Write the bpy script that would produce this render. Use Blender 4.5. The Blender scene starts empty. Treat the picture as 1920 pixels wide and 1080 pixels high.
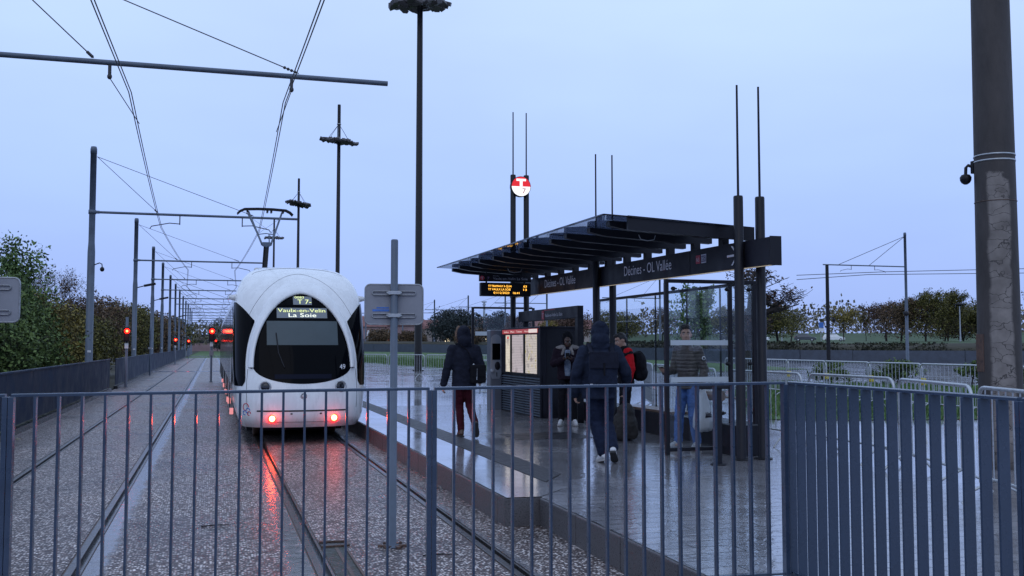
import bpy, bmesh, math, random
import numpy as np
from mathutils import Vector, Matrix, Euler, noise as mnoise
R = math.radians
sc = bpy.context.scene
COL = sc.collection
random.seed(7)

# ------------------------------------------------------------------ render / camera / sky
sc.render.engine = 'CYCLES'
sc.view_settings.view_transform = 'Standard'
sc.view_settings.look = 'None'
sc.view_settings.exposure = 0
sc.cycles.use_denoising = True
sc.cycles.max_bounces = 8
sc.cycles.transparent_max_bounces = 12
sc.cycles.caustics_reflective = False
sc.cycles.sample_clamp_indirect = 4.0

cam = bpy.data.cameras.new('camera')
cam_o = bpy.data.objects.new('camera', cam)
COL.objects.link(cam_o)
cam.sensor_width = 36.0
cam.lens = 1870 / 1920 * 36.0
cam.clip_start = 0.1
cam.clip_end = 6000
cam_o.location = (0, 0, 1.75)
cam_o.rotation_euler = (R(90 + 3.3054), 0, R(-16.673))
sc.camera = cam_o

world = bpy.data.worlds.new('World')
sc.world = world
world.use_nodes = True
nt = world.node_tree
nt.nodes.clear()
out = nt.nodes.new('ShaderNodeOutputWorld')
add = nt.nodes.new('ShaderNodeAddShader')
bg1 = nt.nodes.new('ShaderNodeBackground')
bg2 = nt.nodes.new('ShaderNodeBackground')
sky = nt.nodes.new('ShaderNodeTexSky')
sky.sky_type = 'NISHITA'
sky.sun_disc = False
SUN_EL, SUN_AZ = 38.0, 205.0
sky.sun_elevation = R(SUN_EL)
sky.sun_rotation = R(SUN_AZ)
sky.air_density = 1.6
sky.dust_density = 3.0
nt.links.new(sky.outputs[0], bg1.inputs[0])
bg1.inputs[1].default_value = 0.004
# overcast cloud deck at dusk: bluish, a little paler overhead, faintly mottled
tc = nt.nodes.new('ShaderNodeTexCoord')
sep = nt.nodes.new('ShaderNodeSeparateXYZ')
ramp = nt.nodes.new('ShaderNodeValToRGB')
e = ramp.color_ramp.elements
e[0].position = 0.0
e[0].color = (0.365, 0.50, 0.95, 1)
e[1].position = 1.0
e[1].color = (0.60, 0.77, 1.10, 1)
for pos, c in ((0.13, (0.405, 0.565, 1.03)), (0.18, (0.44, 0.605, 1.05)), (0.34, (0.56, 0.73, 1.08))):
    k = e.new(pos)
    k.color = (*c, 1)
nz = nt.nodes.new('ShaderNodeTexNoise')
nz.inputs['Scale'].default_value = 1.5
nz.inputs['Detail'].default_value = 4
nz.inputs['Roughness'].default_value = 0.55
mapn = nt.nodes.new('ShaderNodeMapping')
mapn.inputs['Scale'].default_value = (1, 1, 3.2)
mr = nt.nodes.new('ShaderNodeMapRange')
mr.inputs[1].default_value = 0.3
mr.inputs[2].default_value = 0.7
mr.inputs[3].default_value = 0.91
mr.inputs[4].default_value = 1.08
mul = nt.nodes.new('ShaderNodeMixRGB')
mul.blend_type = 'MULTIPLY'
mul.inputs[0].default_value = 1
nt.links.new(tc.outputs['Generated'], sep.inputs[0])
nt.links.new(sep.outputs['Z'], ramp.inputs[0])
nt.links.new(tc.outputs['Generated'], mapn.inputs[0])
nt.links.new(mapn.outputs[0], nz.inputs['Vector'])
nt.links.new(nz.outputs['Fac'], mr.inputs[0])
nt.links.new(ramp.outputs[0], mul.inputs[1])
nt.links.new(mr.outputs[0], mul.inputs[2])
nt.links.new(mul.outputs[0], bg2.inputs[0])
bg2.inputs[1].default_value = 1.0
nt.links.new(bg1.outputs[0], add.inputs[0])
nt.links.new(bg2.outputs[0], add.inputs[1])
nt.links.new(add.outputs[0], out.inputs[0])

sun = bpy.data.lights.new('sun', 'SUN')
sun.energy = 0.25
sun.angle = R(40)
sun.color = (1.0, 0.93, 0.86)
sun_o = bpy.data.objects.new('sun', sun)
COL.objects.link(sun_o)
sun_o.rotation_euler = (R(90 - SUN_EL), 0, R(180 - SUN_AZ))
sun_o.location = (0, -20, 30)

# ------------------------------------------------------------------ materials
def mat(name, col, rough=0.5, metal=0.0, var=0.0, vscale=6.0, bump=0.0, bscale=40.0, coat=0.0, spec=None,
        col2=None, rvar=0.0, emit=None, estr=0.0, stretch=None, island=0.0, coat_rough=0.08):
    m = bpy.data.materials.new(name)
    m.use_nodes = True
    t = m.node_tree
    b = t.nodes['Principled BSDF']
    b.inputs['Base Color'].default_value = (*col, 1)
    b.inputs['Roughness'].default_value = rough
    b.inputs['Metallic'].default_value = metal
    if spec is not None:
        b.inputs['Specular IOR Level'].default_value = spec
    if coat:
        b.inputs['Coat Weight'].default_value = coat
        b.inputs['Coat Roughness'].default_value = coat_rough
    if emit:
        b.inputs['Emission Color'].default_value = (*emit, 1)
        b.inputs['Emission Strength'].default_value = estr
    co = t.nodes.new('ShaderNodeTexCoord')
    src = co.outputs['Object']
    if stretch:
        mp = t.nodes.new('ShaderNodeMapping')
        mp.inputs['Scale'].default_value = stretch
        t.links.new(src, mp.inputs[0])
        src = mp.outputs[0]
    if var or rvar or island:
        n = t.nodes.new('ShaderNodeTexNoise')
        n.inputs['Scale'].default_value = vscale
        n.inputs['Detail'].default_value = 5
        n.inputs['Roughness'].default_value = 0.65
        t.links.new(src, n.inputs['Vector'])
        fac = n.outputs['Fac']
        if island:
            g = t.nodes.new('ShaderNodeNewGeometry')
            mx = t.nodes.new('ShaderNodeMath')
            mx.operation = 'MULTIPLY_ADD'
            t.links.new(g.outputs['Random Per Island'], mx.inputs[0])
            mx.inputs[1].default_value = island
            t.links.new(fac, mx.inputs[2])
            sb = t.nodes.new('ShaderNodeMath')
            sb.operation = 'SUBTRACT'
            t.links.new(mx.outputs[0], sb.inputs[0])
            sb.inputs[1].default_value = island / 2
            fac = sb.outputs[0]
        if var or island:
            rp = t.nodes.new('ShaderNodeValToRGB')
            c2 = col2 or tuple(min(1, c * (1 + var)) for c in col)
            c1 = tuple(c * (1 - min(var, .95)) for c in col) if not col2 else col
            rp.color_ramp.elements[0].position = 0.3
            rp.color_ramp.elements[0].color = (*c1, 1)
            rp.color_ramp.elements[1].position = 0.7
            rp.color_ramp.elements[1].color = (*c2, 1)
            t.links.new(fac, rp.inputs[0])
            t.links.new(rp.outputs[0], b.inputs['Base Color'])
        if rvar:
            r = t.nodes.new('ShaderNodeMapRange')
            r.inputs[1].default_value = .3
            r.inputs[2].default_value = .7
            r.inputs[3].default_value = max(.02, rough - rvar)
            r.inputs[4].default_value = min(1, rough + rvar)
            t.links.new(n.outputs['Fac'], r.inputs[0])
            t.links.new(r.outputs[0], b.inputs['Roughness'])
    if bump:
        n2 = t.nodes.new('ShaderNodeTexNoise')
        n2.inputs['Scale'].default_value = bscale
        n2.inputs['Detail'].default_value = 4
        t.links.new(src, n2.inputs['Vector'])
        bp = t.nodes.new('ShaderNodeBump')
        bp.inputs['Strength'].default_value = bump
        bp.inputs['Distance'].default_value = 0.02
        t.links.new(n2.outputs['Fac'], bp.inputs['Height'])
        t.links.new(bp.outputs[0], b.inputs['Normal'])
    return m

def emis(name, col, s):
    m = bpy.data.materials.new(name)
    m.use_nodes = True
    t = m.node_tree
    b = t.nodes['Principled BSDF']
    b.inputs['Base Color'].default_value = (*[c * .5 for c in col], 1)
    b.inputs['Emission Color'].default_value = (*col, 1)
    b.inputs['Emission Strength'].default_value = s
    b.inputs['Roughness'].default_value = .3
    return m

def glassmat(name, tint, refl_rough=0.02, alpha=0.0, body=(.1, .1, .12)):
    """flat architectural glass: tinted see-through plus fresnel reflection"""
    m = bpy.data.materials.new(name)
    m.use_nodes = True
    t = m.node_tree
    t.nodes.clear()
    o = t.nodes.new('ShaderNodeOutputMaterial')
    tr = t.nodes.new('ShaderNodeBsdfTransparent')
    tr.inputs[0].default_value = (*tint, 1)
    gl = t.nodes.new('ShaderNodeBsdfGlossy')
    gl.inputs['Roughness'].default_value = refl_rough
    gl.inputs[0].default_value = (.9, .95, 1, 1)
    fr = t.nodes.new('ShaderNodeFresnel')
    ge = t.nodes.new('ShaderNodeNewGeometry')
    io = t.nodes.new('ShaderNodeMapRange')
    io.inputs[3].default_value = 1.32
    io.inputs[4].default_value = 1 / 1.32
    t.links.new(ge.outputs['Backfacing'], io.inputs[0])
    t.links.new(io.outputs[0], fr.inputs[0])
    mx = t.nodes.new('ShaderNodeMixShader')
    t.links.new(fr.outputs[0], mx.inputs[0])
    base = tr.outputs[0]
    if alpha:
        df = t.nodes.new('ShaderNodeBsdfDiffuse')
        df.inputs[0].default_value = (*body, 1)
        m2 = t.nodes.new('ShaderNodeMixShader')
        m2.inputs[0].default_value = alpha
        # drops and streaks of rain dirty the pane unevenly
        n = t.nodes.new('ShaderNodeTexNoise')
        n.inputs['Scale'].default_value = 6
        n.inputs['Detail'].default_value = 6
        co = t.nodes.new('ShaderNodeTexCoord')
        t.links.new(co.outputs['Object'], n.inputs['Vector'])
        r = t.nodes.new('ShaderNodeMapRange')
        r.inputs[1].default_value = .35
        r.inputs[2].default_value = .7
        r.inputs[3].default_value = alpha * .5
        r.inputs[4].default_value = min(1, alpha * 1.6)
        t.links.new(n.outputs['Fac'], r.inputs[0])
        t.links.new(r.outputs[0], m2.inputs[0])
        t.links.new(tr.outputs[0], m2.inputs[1])
        t.links.new(df.outputs[0], m2.inputs[2])
        base = m2.outputs[0]
    t.links.new(base, mx.inputs[1])
    t.links.new(gl.outputs[0], mx.inputs[2])
    t.links.new(mx.outputs[0], o.inputs[0])
    return m

# ------------------------------------------------------------------ object helpers
def tag(o, label=None, cat=None, group=None, kind=None):
    if label: o['label'] = label
    if cat: o['category'] = cat
    if group: o['group'] = group
    if kind: o['kind'] = kind
    return o

def thing(name, loc, label, cat, group=None, rz=0.0):
    o = bpy.data.objects.new(name, None)
    o.empty_display_size = .2
    COL.objects.link(o)
    o.location = loc
    o.rotation_euler = (0, 0, rz)
    return tag(o, label, cat, group)

def rootloc(o):
    while o.parent: o = o.parent
    return Vector(o.location)

def copy_tree(o, parent=None):
    c = o.copy()
    COL.objects.link(c)
    c.parent = parent
    for ch in list(o.children): copy_tree(ch, c)
    return c

def vec(a): return Vector(a)

class MB:
    def __init__(s):
        s.v = []; s.f = []; s.m = []; s.sm = []
    def add(s, vs, fs, mi=0, smooth=False):
        b = len(s.v)
        s.v += [tuple(v) for v in vs]
        for f in fs:
            s.f.append([b + i for i in f]); s.m.append(mi); s.sm.append(smooth)
        return s
    def box(s, c, d, rz=0.0, mi=0, bev=0.0, rot=None):
        x, y, z = d[0] / 2, d[1] / 2, d[2] / 2
        M = rot if rot is not None else Matrix.Rotation(rz, 3, 'Z')
        c = vec(c)
        if bev:
            bev = min(bev, x * .9, y * .9, z * .9)
            bm = bmesh.new()
            bmesh.ops.create_cube(bm, size=1)
            for v in bm.verts: v.co = Vector((v.co.x * 2 * x, v.co.y * 2 * y, v.co.z * 2 * z))
            bmesh.ops.bevel(bm, geom=list(bm.edges), offset=bev, segments=2, affect='EDGES', profile=.6)
            bm.verts.index_update()
            s.add([c + M @ v.co for v in bm.verts], [[v.index for v in f.verts] for f in bm.faces], mi)
            bm.free()
            return s
        vs = [c + M @ Vector((sx * x, sy * y, sz * z)) for sx, sy, sz in
              ((-1,-1,-1),(1,-1,-1),(1,1,-1),(-1,1,-1),(-1,-1,1),(1,-1,1),(1,1,1),(-1,1,1))]
        return s.add(vs, [(3,2,1,0),(4,5,6,7),(0,1,5,4),(1,2,6,5),(2,3,7,6),(3,0,4,7)], mi)
    def box2(s, a, b, mi=0, bev=0.0):
        return s.box([(a[i] + b[i]) / 2 for i in range(3)], [abs(b[i] - a[i]) for i in range(3)], 0, mi, bev)
    def tube(s, pts, r, seg=8, mi=0, caps=True, smooth=True, flat=None, closed=False):
        pts = [vec(p) for p in pts]
        n = len(pts)
        rs = r if isinstance(r, (list, tuple)) else [r] * n
        rings = []
        up0 = None
        for i, p in enumerate(pts):
            if closed: d = pts[(i + 1) % n] - pts[i - 1]
            else: d = (pts[min(i + 1, n - 1)] - pts[max(i - 1, 0)])
            if d.length < 1e-9: d = Vector((0, 0, 1))
            d.normalize()
            if up0 is None:
                up = Vector((0, 0, 1)) if abs(d.z) < .95 else Vector((1, 0, 0))
            else: up = up0
            a = d.cross(up)
            if a.length < 1e-6: a = d.cross(Vector((0, 1, 0)))
            a.normalize()
            b = a.cross(d).normalized()
            up0 = b
            fa, fb = flat or (1, 1)
            rings.append([p + (a * math.cos(2 * math.pi * k / seg) * fa + b * math.sin(2 * math.pi * k / seg) * fb) * rs[i] for k in range(seg)])
        vs = [v for rg in rings for v in rg]
        fs = []
        for i in range(n if closed else n - 1):
            j = (i + 1) % n
            for k in range(seg):
                l = (k + 1) % seg
                fs.append((i * seg + k, i * seg + l, j * seg + l, j * seg + k))
        s.add(vs, fs, mi, smooth)
        if caps and not closed:
            s.add(rings[0], [tuple(range(seg - 1, -1, -1))], mi)
            s.add(rings[-1], [tuple(range(seg))], mi)
        return s
    def cyl(s, p0, p1, r0, r1=None, seg=16, mi=0, smooth=True):
        return s.tube([p0, p1], [r0, r0 if r1 is None else r1], seg, mi, True, smooth)
    def lathe(s, c, prof, seg=20, mi=0, smooth=True, axis=None):
        """prof: (radius, height) list, revolved about axis (default +Z) at c"""
        ax = vec(axis).normalized() if axis else Vector((0, 0, 1))
        q = Vector((0, 0, 1)).rotation_difference(ax)
        c = vec(c)
        vs = []
        for r, h in prof:
            for k in range(seg):
                a = 2 * math.pi * k / seg
                vs.append(c + q @ Vector((r * math.cos(a), r * math.sin(a), h)))
        fs = []
        for i in range(len(prof) - 1):
            for k in range(seg):
                l = (k + 1) % seg
                fs.append((i * seg + k, i * seg + l, (i + 1) * seg + l, (i + 1) * seg + k))
        fs.append(tuple(range(seg - 1, -1, -1)))
        fs.append(tuple((len(prof) - 1) * seg + k for k in range(seg)))
        return s.add(vs, fs, mi, smooth)
    def ell(s, c, r, seg=14, rings=10, mi=0, M=None):
        c = vec(c)
        M = M or Matrix.Identity(3)
        vs = [c + M @ Vector((0, 0, -r[2]))]
        for i in range(1, rings):
            a = -math.pi / 2 + math.pi * i / rings
            for k in range(seg):
                t = 2 * math.pi * k / seg
                vs.append(c + M @ Vector((r[0] * math.cos(a) * math.cos(t), r[1] * math.cos(a) * math.sin(t), r[2] * math.sin(a))))
        vs.append(c + M @ Vector((0, 0, r[2])))
        fs = []
        for k in range(seg):
            l = (k + 1) % seg
            fs.append((0, 1 + l, 1 + k))
            fs.append((len(vs) - 1, 1 + (rings - 2) * seg + k, 1 + (rings - 2) * seg + l))
            for i in range(rings - 2):
                fs.append((1 + i * seg + k, 1 + i * seg + l, 1 + (i + 1) * seg + l, 1 + (i + 1) * seg + k))
        return s.add(vs, fs, mi, True)
    def caps(s, p0, r0, p1, r1, seg=12, mi=0):
        """tapered capsule"""
        p0 = vec(p0); p1 = vec(p1)
        d = (p1 - p0)
        L = d.length
        d = d / L if L > 1e-6 else Vector((0, 0, 1))
        pts, rs = [], []
        for a in (-80, -50, -20): pts.append(p0 + d * r0 * math.sin(R(a))); rs.append(r0 * math.cos(R(a)))
        pts.append(p0.lerp(p1, .5)); rs.append((r0 + r1) / 2)
        for a in (20, 50, 80): pts.append(p1 + d * r1 * math.sin(R(a))); rs.append(r1 * math.cos(R(a)))
        return s.tube(pts, rs, seg, mi)
    def loft(s, rings, mi=0, smooth=True, cap=True):
        n = len(rings[0])
        vs = [v for r in rings for v in r]
        fs = []
        for i in range(len(rings) - 1):
            for k in range(n):
                l = (k + 1) % n
                fs.append((i * n + k, i * n + l, (i + 1) * n + l, (i + 1) * n + k))
        if cap:
            fs.append(tuple(range(n - 1, -1, -1)))
            fs.append(tuple((len(rings) - 1) * n + k for k in range(n)))
        return s.add(vs, fs, mi, smooth)
    def prism(s, poly, d, mi=0):
        """poly: 3-D points of a planar polygon; d: extrusion vector"""
        d = vec(d)
        a = [vec(p) for p in poly]
        b = [p + d for p in a]
        n = len(a)
        return s.add(a + b, [tuple(range(n - 1, -1, -1)), tuple(range(n, 2 * n))] + [(i, (i + 1) % n, n + (i + 1) % n, n + i) for i in range(n)], mi)
    def build(s, name, mats, parent=None, label=None, cat=None, group=None, kind=None, origin=None, fixn=True):
        org = rootloc(parent) if parent is not None else vec(origin or (0, 0, 0))
        me = bpy.data.meshes.new(name)
        me.from_pydata([tuple(vec(v) - org) for v in s.v], [], s.f)
        if not isinstance(mats, (list, tuple)): mats = [mats]
        for m in mats: me.materials.append(m)
        me.polygons.foreach_set('material_index', s.m)
        me.polygons.foreach_set('use_smooth', s.sm)
        if fixn and len(s.f) < 60000:
            bm = bmesh.new(); bm.from_mesh(me)
            bmesh.ops.recalc_face_normals(bm, faces=bm.faces)
            bm.to_mesh(me); bm.free()
        me.update()
        o = bpy.data.objects.new(name, me)
        COL.objects.link(o)
        if parent is not None: o.parent = parent
        else: o.location = org
        return tag(o, label, cat, group, kind)

def text_mb(mb, s, origin, xd, yd, size, width=None, mi=0, push=0.0, fn=None):
    """flat lettering set on the plane through origin spanned by xd (reading direction) and yd (up)"""
    cu = bpy.data.curves.new('t', 'FONT')
    cu.body = s
    cu.size = 1.0
    cu.resolution_u = 3
    ob = bpy.data.objects.new('t', cu)
    COL.objects.link(ob)
    bpy.context.view_layer.update()
    me = bpy.data.meshes.new_from_object(ob.evaluated_get(bpy.context.evaluated_depsgraph_get()))
    vs = [v.co.copy() for v in me.vertices]
    fs = [list(p.vertices) for p in me.polygons]
    bpy.data.objects.remove(ob); bpy.data.curves.remove(cu); bpy.data.meshes.remove(me)
    if not vs: return mb
    x0 = min(v.x for v in vs); x1 = max(v.x for v in vs)
    kx = size if width is None else width / (x1 - x0)
    xd = vec(xd).normalized(); yd = vec(yd).normalized(); nrm = xd.cross(yd)
    out = []
    for v in vs:
        p = vec(origin) + xd * ((v.x - x0) * kx) + yd * (v.y * size) + nrm * push
        out.append(fn(p) if fn else p)
    return mb.add(out, fs, mi)

def remesh(mb, name, mats, parent, voxel=.012, smooth=4, wrinkle=0.0, wscale=.12, wstretch=None, zone=None):
    """fuse the shapes in mb into one continuous skin"""
    me = bpy.data.meshes.new(name)
    me.from_pydata([tuple(v) for v in mb.v], [], mb.f)
    bm = bmesh.new(); bm.from_mesh(me)
    bmesh.ops.remove_doubles(bm, verts=bm.verts, dist=1e-5)
    bmesh.ops.recalc_face_normals(bm, faces=bm.faces)
    bm.to_mesh(me); bm.free()
    ob = bpy.data.objects.new(name, me)
    COL.objects.link(ob)
    m = ob.modifiers.new('r', 'REMESH'); m.mode = 'VOXEL'; m.voxel_size = voxel
    if smooth:
        m = ob.modifiers.new('s', 'SMOOTH'); m.iterations = smooth; m.factor = .5
    bpy.context.view_layer.update()
    me2 = bpy.data.meshes.new_from_object(ob.evaluated_get(bpy.context.evaluated_depsgraph_get()))
    bpy.data.objects.remove(ob); bpy.data.meshes.remove(me)
    me2.name = name
    if wrinkle:
        me2.update()
        nv = len(me2.vertices)
        co = np.empty(nv * 3, np.float32); me2.vertices.foreach_get('co', co); co = co.reshape(-1, 3)
        nr = np.empty(nv * 3, np.float32); me2.vertices.foreach_get('normal', nr); nr = nr.reshape(-1, 3)
        ws = np.array(wstretch or (1, 1, 1)) / wscale
        q = co * ws
        d = np.array([mnoise.noise(Vector(p)) + .5 * mnoise.noise(Vector(p) * 2.3) for p in q.tolist()], np.float32)
        co += nr * (d * wrinkle)[:, None]
        me2.vertices.foreach_set('co', co.ravel()); me2.update()
    me2.materials.clear()
    if not isinstance(mats, (list, tuple)): mats = [mats]
    for mm in mats: me2.materials.append(mm)
    for p in me2.polygons:
        p.use_smooth = True
        if zone: p.material_index = zone(p.center)
    o = bpy.data.objects.new(name, me2)
    COL.objects.link(o)
    o.parent = parent
    return o
# ------------------------------------------------------------------ palette
M = {}
M['mast'] = mat('mast_paint', (.085, .11, .15), .5, var=.25, vscale=3, rvar=.12)
M['wall'] = mat('parapet_steel', (.012, .026, .058), .5, var=.3, vscale=1.4, rvar=.15, spec=.2)
M['fence'] = mat('fence_paint', (.038, .060, .104), .28, var=.10, vscale=5, rvar=.1, bump=.03, bscale=160, spec=.4, coat=.6, coat_rough=.10)
M['black'] = mat('black_metal', (.010, .010, .013), .45, var=.3, vscale=5, rvar=.1, spec=.25)
M['shelter'] = mat('shelter_paint', (.011, .011, .016), .42, var=.25, vscale=4, rvar=.12, spec=.25)
M['shelter2'] = mat('shelter_panel', (.013, .013, .020), .45, var=.2, vscale=3, rvar=.12, spec=.2)
M['cable'] = mat('cable', (.03, .03, .035), .5)
M['galv'] = mat('galvanised', (.42, .44, .46), .35, metal=.6, var=.2, vscale=12, rvar=.15)
M['steel'] = mat('rail_steel', (.07, .062, .060), .32, metal=.7, var=.3, vscale=20, rvar=.12)
M['rust'] = mat('rusty_steel', (.09, .05, .035), .55, var=.5, vscale=25, bump=.3, bscale=60, rvar=.2)
M['groove'] = mat('groove_dark', (.012, .011, .012), .25, rvar=.1, vscale=9)
M['white'] = mat('white_text', (.62, .62, .68), .5)
M['whitelab'] = mat('white_label', (.75, .75, .78), .5)
M['redtext'] = mat('red_text', (.5, .04, .07), .5)
M['signback'] = mat('sign_back', (.25, .255, .285), .5, var=.12, vscale=7, rvar=.15, metal=.1)
M['bracket'] = mat('bracket', (.30, .31, .33), .4, metal=.4, var=.2, vscale=30)
M['bluelab'] = mat('blue_sticker', (.05, .16, .5), .5, var=.3, vscale=60)
M['skin'] = mat('skin', (.42, .25, .18), .5, var=.12, vscale=14)
M['skind'] = mat('skin_dark', (.09, .05, .035), .45, var=.15, vscale=14)
M['hair'] = mat('hair', (.012, .01, .01), .45, var=.4, vscale=60, stretch=(1, 1, .2), bump=.5, bscale=90)

# ------------------------------------------------------------------ ground shaders
def gravel_mat():
    m = bpy.data.materials.new('exposed_aggregate')
    m.use_nodes = True
    t = m.node_tree; N = t.nodes.new; L = t.links.new
    b = t.nodes['Principled BSDF']
    co = N('ShaderNodeTexCoord')
    P = co.outputs['Object']
    wob = N('ShaderNodeTexNoise'); wob.inputs['Scale'].default_value = 30; wob.inputs['Detail'].default_value = 2
    L(P, wob.inputs['Vector'])
    dis = N('ShaderNodeVectorMath'); dis.operation = 'MULTIPLY_ADD'
    L(wob.outputs['Color'], dis.inputs[0]); dis.inputs[1].default_value = (.014, .014, 0); L(P, dis.inputs[2])
    vo = N('ShaderNodeTexVoronoi'); vo.inputs['Scale'].default_value = 42
    L(dis.outputs[0], vo.inputs['Vector'])
    sp = N('ShaderNodeSeparateColor'); L(vo.outputs['Color'], sp.inputs[0])
    rp = N('ShaderNodeValToRGB')
    e = rp.color_ramp.elements
    e[0].position = 0; e[0].color = (.085, .062, .058, 1)
    e[1].position = 1; e[1].color = (1.0, .92, .88, 1)
    for p, c in ((.36, (.22, .165, .150)), (.56, (.42, .335, .305)), (.70, (.92, .82, .78))):
        k = e.new(p); k.color = (*c, 1)
    L(sp.outputs[0], rp.inputs[0])
    # mortar between the stones
    ed = N('ShaderNodeMapRange'); ed.inputs[1].default_value = .25; ed.inputs[2].default_value = .62
    ed.inputs[3].default_value = 1; ed.inputs[4].default_value = 0
    L(vo.outputs['Distance'], ed.inputs[0])
    mo = N('ShaderNodeMixRGB'); mo.inputs[1].default_value = (.065, .048, .047, 1)
    L(ed.outputs[0], mo.inputs[0]); L(rp.outputs[0], mo.inputs[2])
    # broad damp stains
    st = N('ShaderNodeTexNoise'); st.inputs['Scale'].default_value = .55; st.inputs['Detail'].default_value = 7; st.inputs['Roughness'].default_value = .62
    L(P, st.inputs['Vector'])
    sr = N('ShaderNodeMapRange'); sr.inputs[1].default_value = .35; sr.inputs[2].default_value = .65; sr.inputs[3].default_value = .68; sr.inputs[4].default_value = 1.22
    L(st.outputs['Fac'], sr.inputs[0])
    mm = N('ShaderNodeMixRGB'); mm.blend_type = 'MULTIPLY'; mm.inputs[0].default_value = 1
    L(mo.outputs[0], mm.inputs[1]); L(sr.outputs[0], mm.inputs[2])
    # smooth concrete along the rails
    sx = N('ShaderNodeSeparateXYZ'); L(P, sx.inputs[0])
    en = N('ShaderNodeTexNoise'); en.inputs['Scale'].default_value = 3.5; en.inputs['Detail'].default_value = 8; en.inputs['Roughness'].default_value = .7
    L(P, en.inputs['Vector'])
    masks = []
    for cx, w in ((-2.44, .05), (-0.90, .13), (.70, .10), (2.38, .05)):
        a = N('ShaderNodeMath'); a.operation = 'SUBTRACT'; L(sx.outputs['X'], a.inputs[0]); a.inputs[1].default_value = cx
        ab = N('ShaderNodeMath'); ab.operation = 'ABSOLUTE'; L(a.outputs[0], ab.inputs[0])
        ns = N('ShaderNodeMath'); ns.operation = 'MULTIPLY_ADD'; L(en.outputs['Fac'], ns.inputs[0]); ns.inputs[1].default_value = .32; L(ab.outputs[0], ns.inputs[2])
        r = N('ShaderNodeMapRange'); r.inputs[1].default_value = w + .12; r.inputs[2].default_value = w + .20; r.inputs[3].default_value = 1; r.inputs[4].default_value = 0
        L(ns.outputs[0], r.inputs[0])
        masks.append(r.outputs[0])
    mk = masks[0]
    for q in masks[1:]:
        x = N('ShaderNodeMath'); x.operation = 'MAXIMUM'; L(mk, x.inputs[0]); L(q, x.inputs[1]); mk = x.outputs[0]
    fine = N('ShaderNodeTexNoise'); fine.inputs['Scale'].default_value = 9; fine.inputs['Detail'].default_value = 8; fine.inputs['Roughness'].default_value = .75
    L(P, fine.inputs['Vector'])
    cr = N('ShaderNodeValToRGB')
    cr.color_ramp.elements[0].position = .3; cr.color_ramp.elements[0].color = (.07, .068, .075, 1)
    cr.color_ramp.elements[1].position = .7; cr.color_ramp.elements[1].color = (.17, .162, .172, 1)
    L(fine.outputs['Fac'], cr.inputs[0])
    fin = N('ShaderNodeMixRGB'); L(mk, fin.inputs[0]); L(mm.outputs[0], fin.inputs[1]); L(cr.outputs[0], fin.inputs[2])
    # slab joints every 9 m
    jm = N('ShaderNodeMath'); jm.operation = 'PINGPONG'; L(sx.outputs['Y'], jm.inputs[0]); jm.inputs[1].default_value = 4.4
    jn = N('ShaderNodeMath'); jn.operation = 'MULTIPLY_ADD'; L(en.outputs['Fac'], jn.inputs[0]); jn.inputs[1].default_value = .05; L(jm.outputs[0], jn.inputs[2])
    jr = N('ShaderNodeMapRange'); jr.inputs[1].default_value = .03; jr.inputs[2].default_value = .045; jr.inputs[3].default_value = .35; jr.inputs[4].default_value = 1
    L(jn.outputs[0], jr.inputs[0])
    jx = N('ShaderNodeMixRGB'); jx.blend_type = 'MULTIPLY'; jx.inputs[0].default_value = 1
    L(fin.outputs[0], jx.inputs[1]); L(jr.outputs[0], jx.inputs[2])
    L(jx.outputs[0], b.inputs['Base Color'])
    # wet sheen: stones half dry, concrete film of water
    ro = N('ShaderNodeMapRange'); ro.inputs[1].default_value = .3; ro.inputs[2].default_value = .7; ro.inputs[3].default_value = .20; ro.inputs[4].default_value = .5
    L(st.outputs['Fac'], ro.inputs[0])
    rf = N('ShaderNodeMapRange'); rf.inputs[1].default_value = .35; rf.inputs[2].default_value = .65; rf.inputs[3].default_value = .08; rf.inputs[4].default_value = .32
    L(fine.outputs['Fac'], rf.inputs[0])
    rm = N('ShaderNodeMix'); L(mk, rm.inputs[0]); L(ro.outputs[0], rm.inputs[2]); L(rf.outputs[0], rm.inputs[3])
    L(rm.outputs[0], b.inputs['Roughness'])
    spm = N('ShaderNodeMapRange'); spm.inputs[3].default_value = .22; spm.inputs[4].default_value = .55; L(mk, spm.inputs[0]); L(spm.outputs[0], b.inputs['Specular IOR Level'])
    hb = N('ShaderNodeMath'); hb.operation = 'SUBTRACT'; hb.inputs[0].default_value = 1; L(mk, hb.inputs[1])
    hs = N('ShaderNodeMath'); hs.operation = 'MULTIPLY_ADD'; L(hb.outputs[0], hs.inputs[0]); hs.inputs[1].default_value = .8; hs.inputs[2].default_value = .06
    bp = N('ShaderNodeBump'); bp.inputs['Distance'].default_value = .02
    L(hs.outputs[0], bp.inputs['Strength'])
    iv = N('ShaderNodeMath'); iv.operation = 'SUBTRACT'; iv.inputs[0].default_value = 1; L(vo.outputs['Distance'], iv.inputs[1])
    L(iv.outputs[0], bp.inputs['Height'])
    L(bp.outputs[0], b.inputs['Normal'])
    return m

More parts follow.
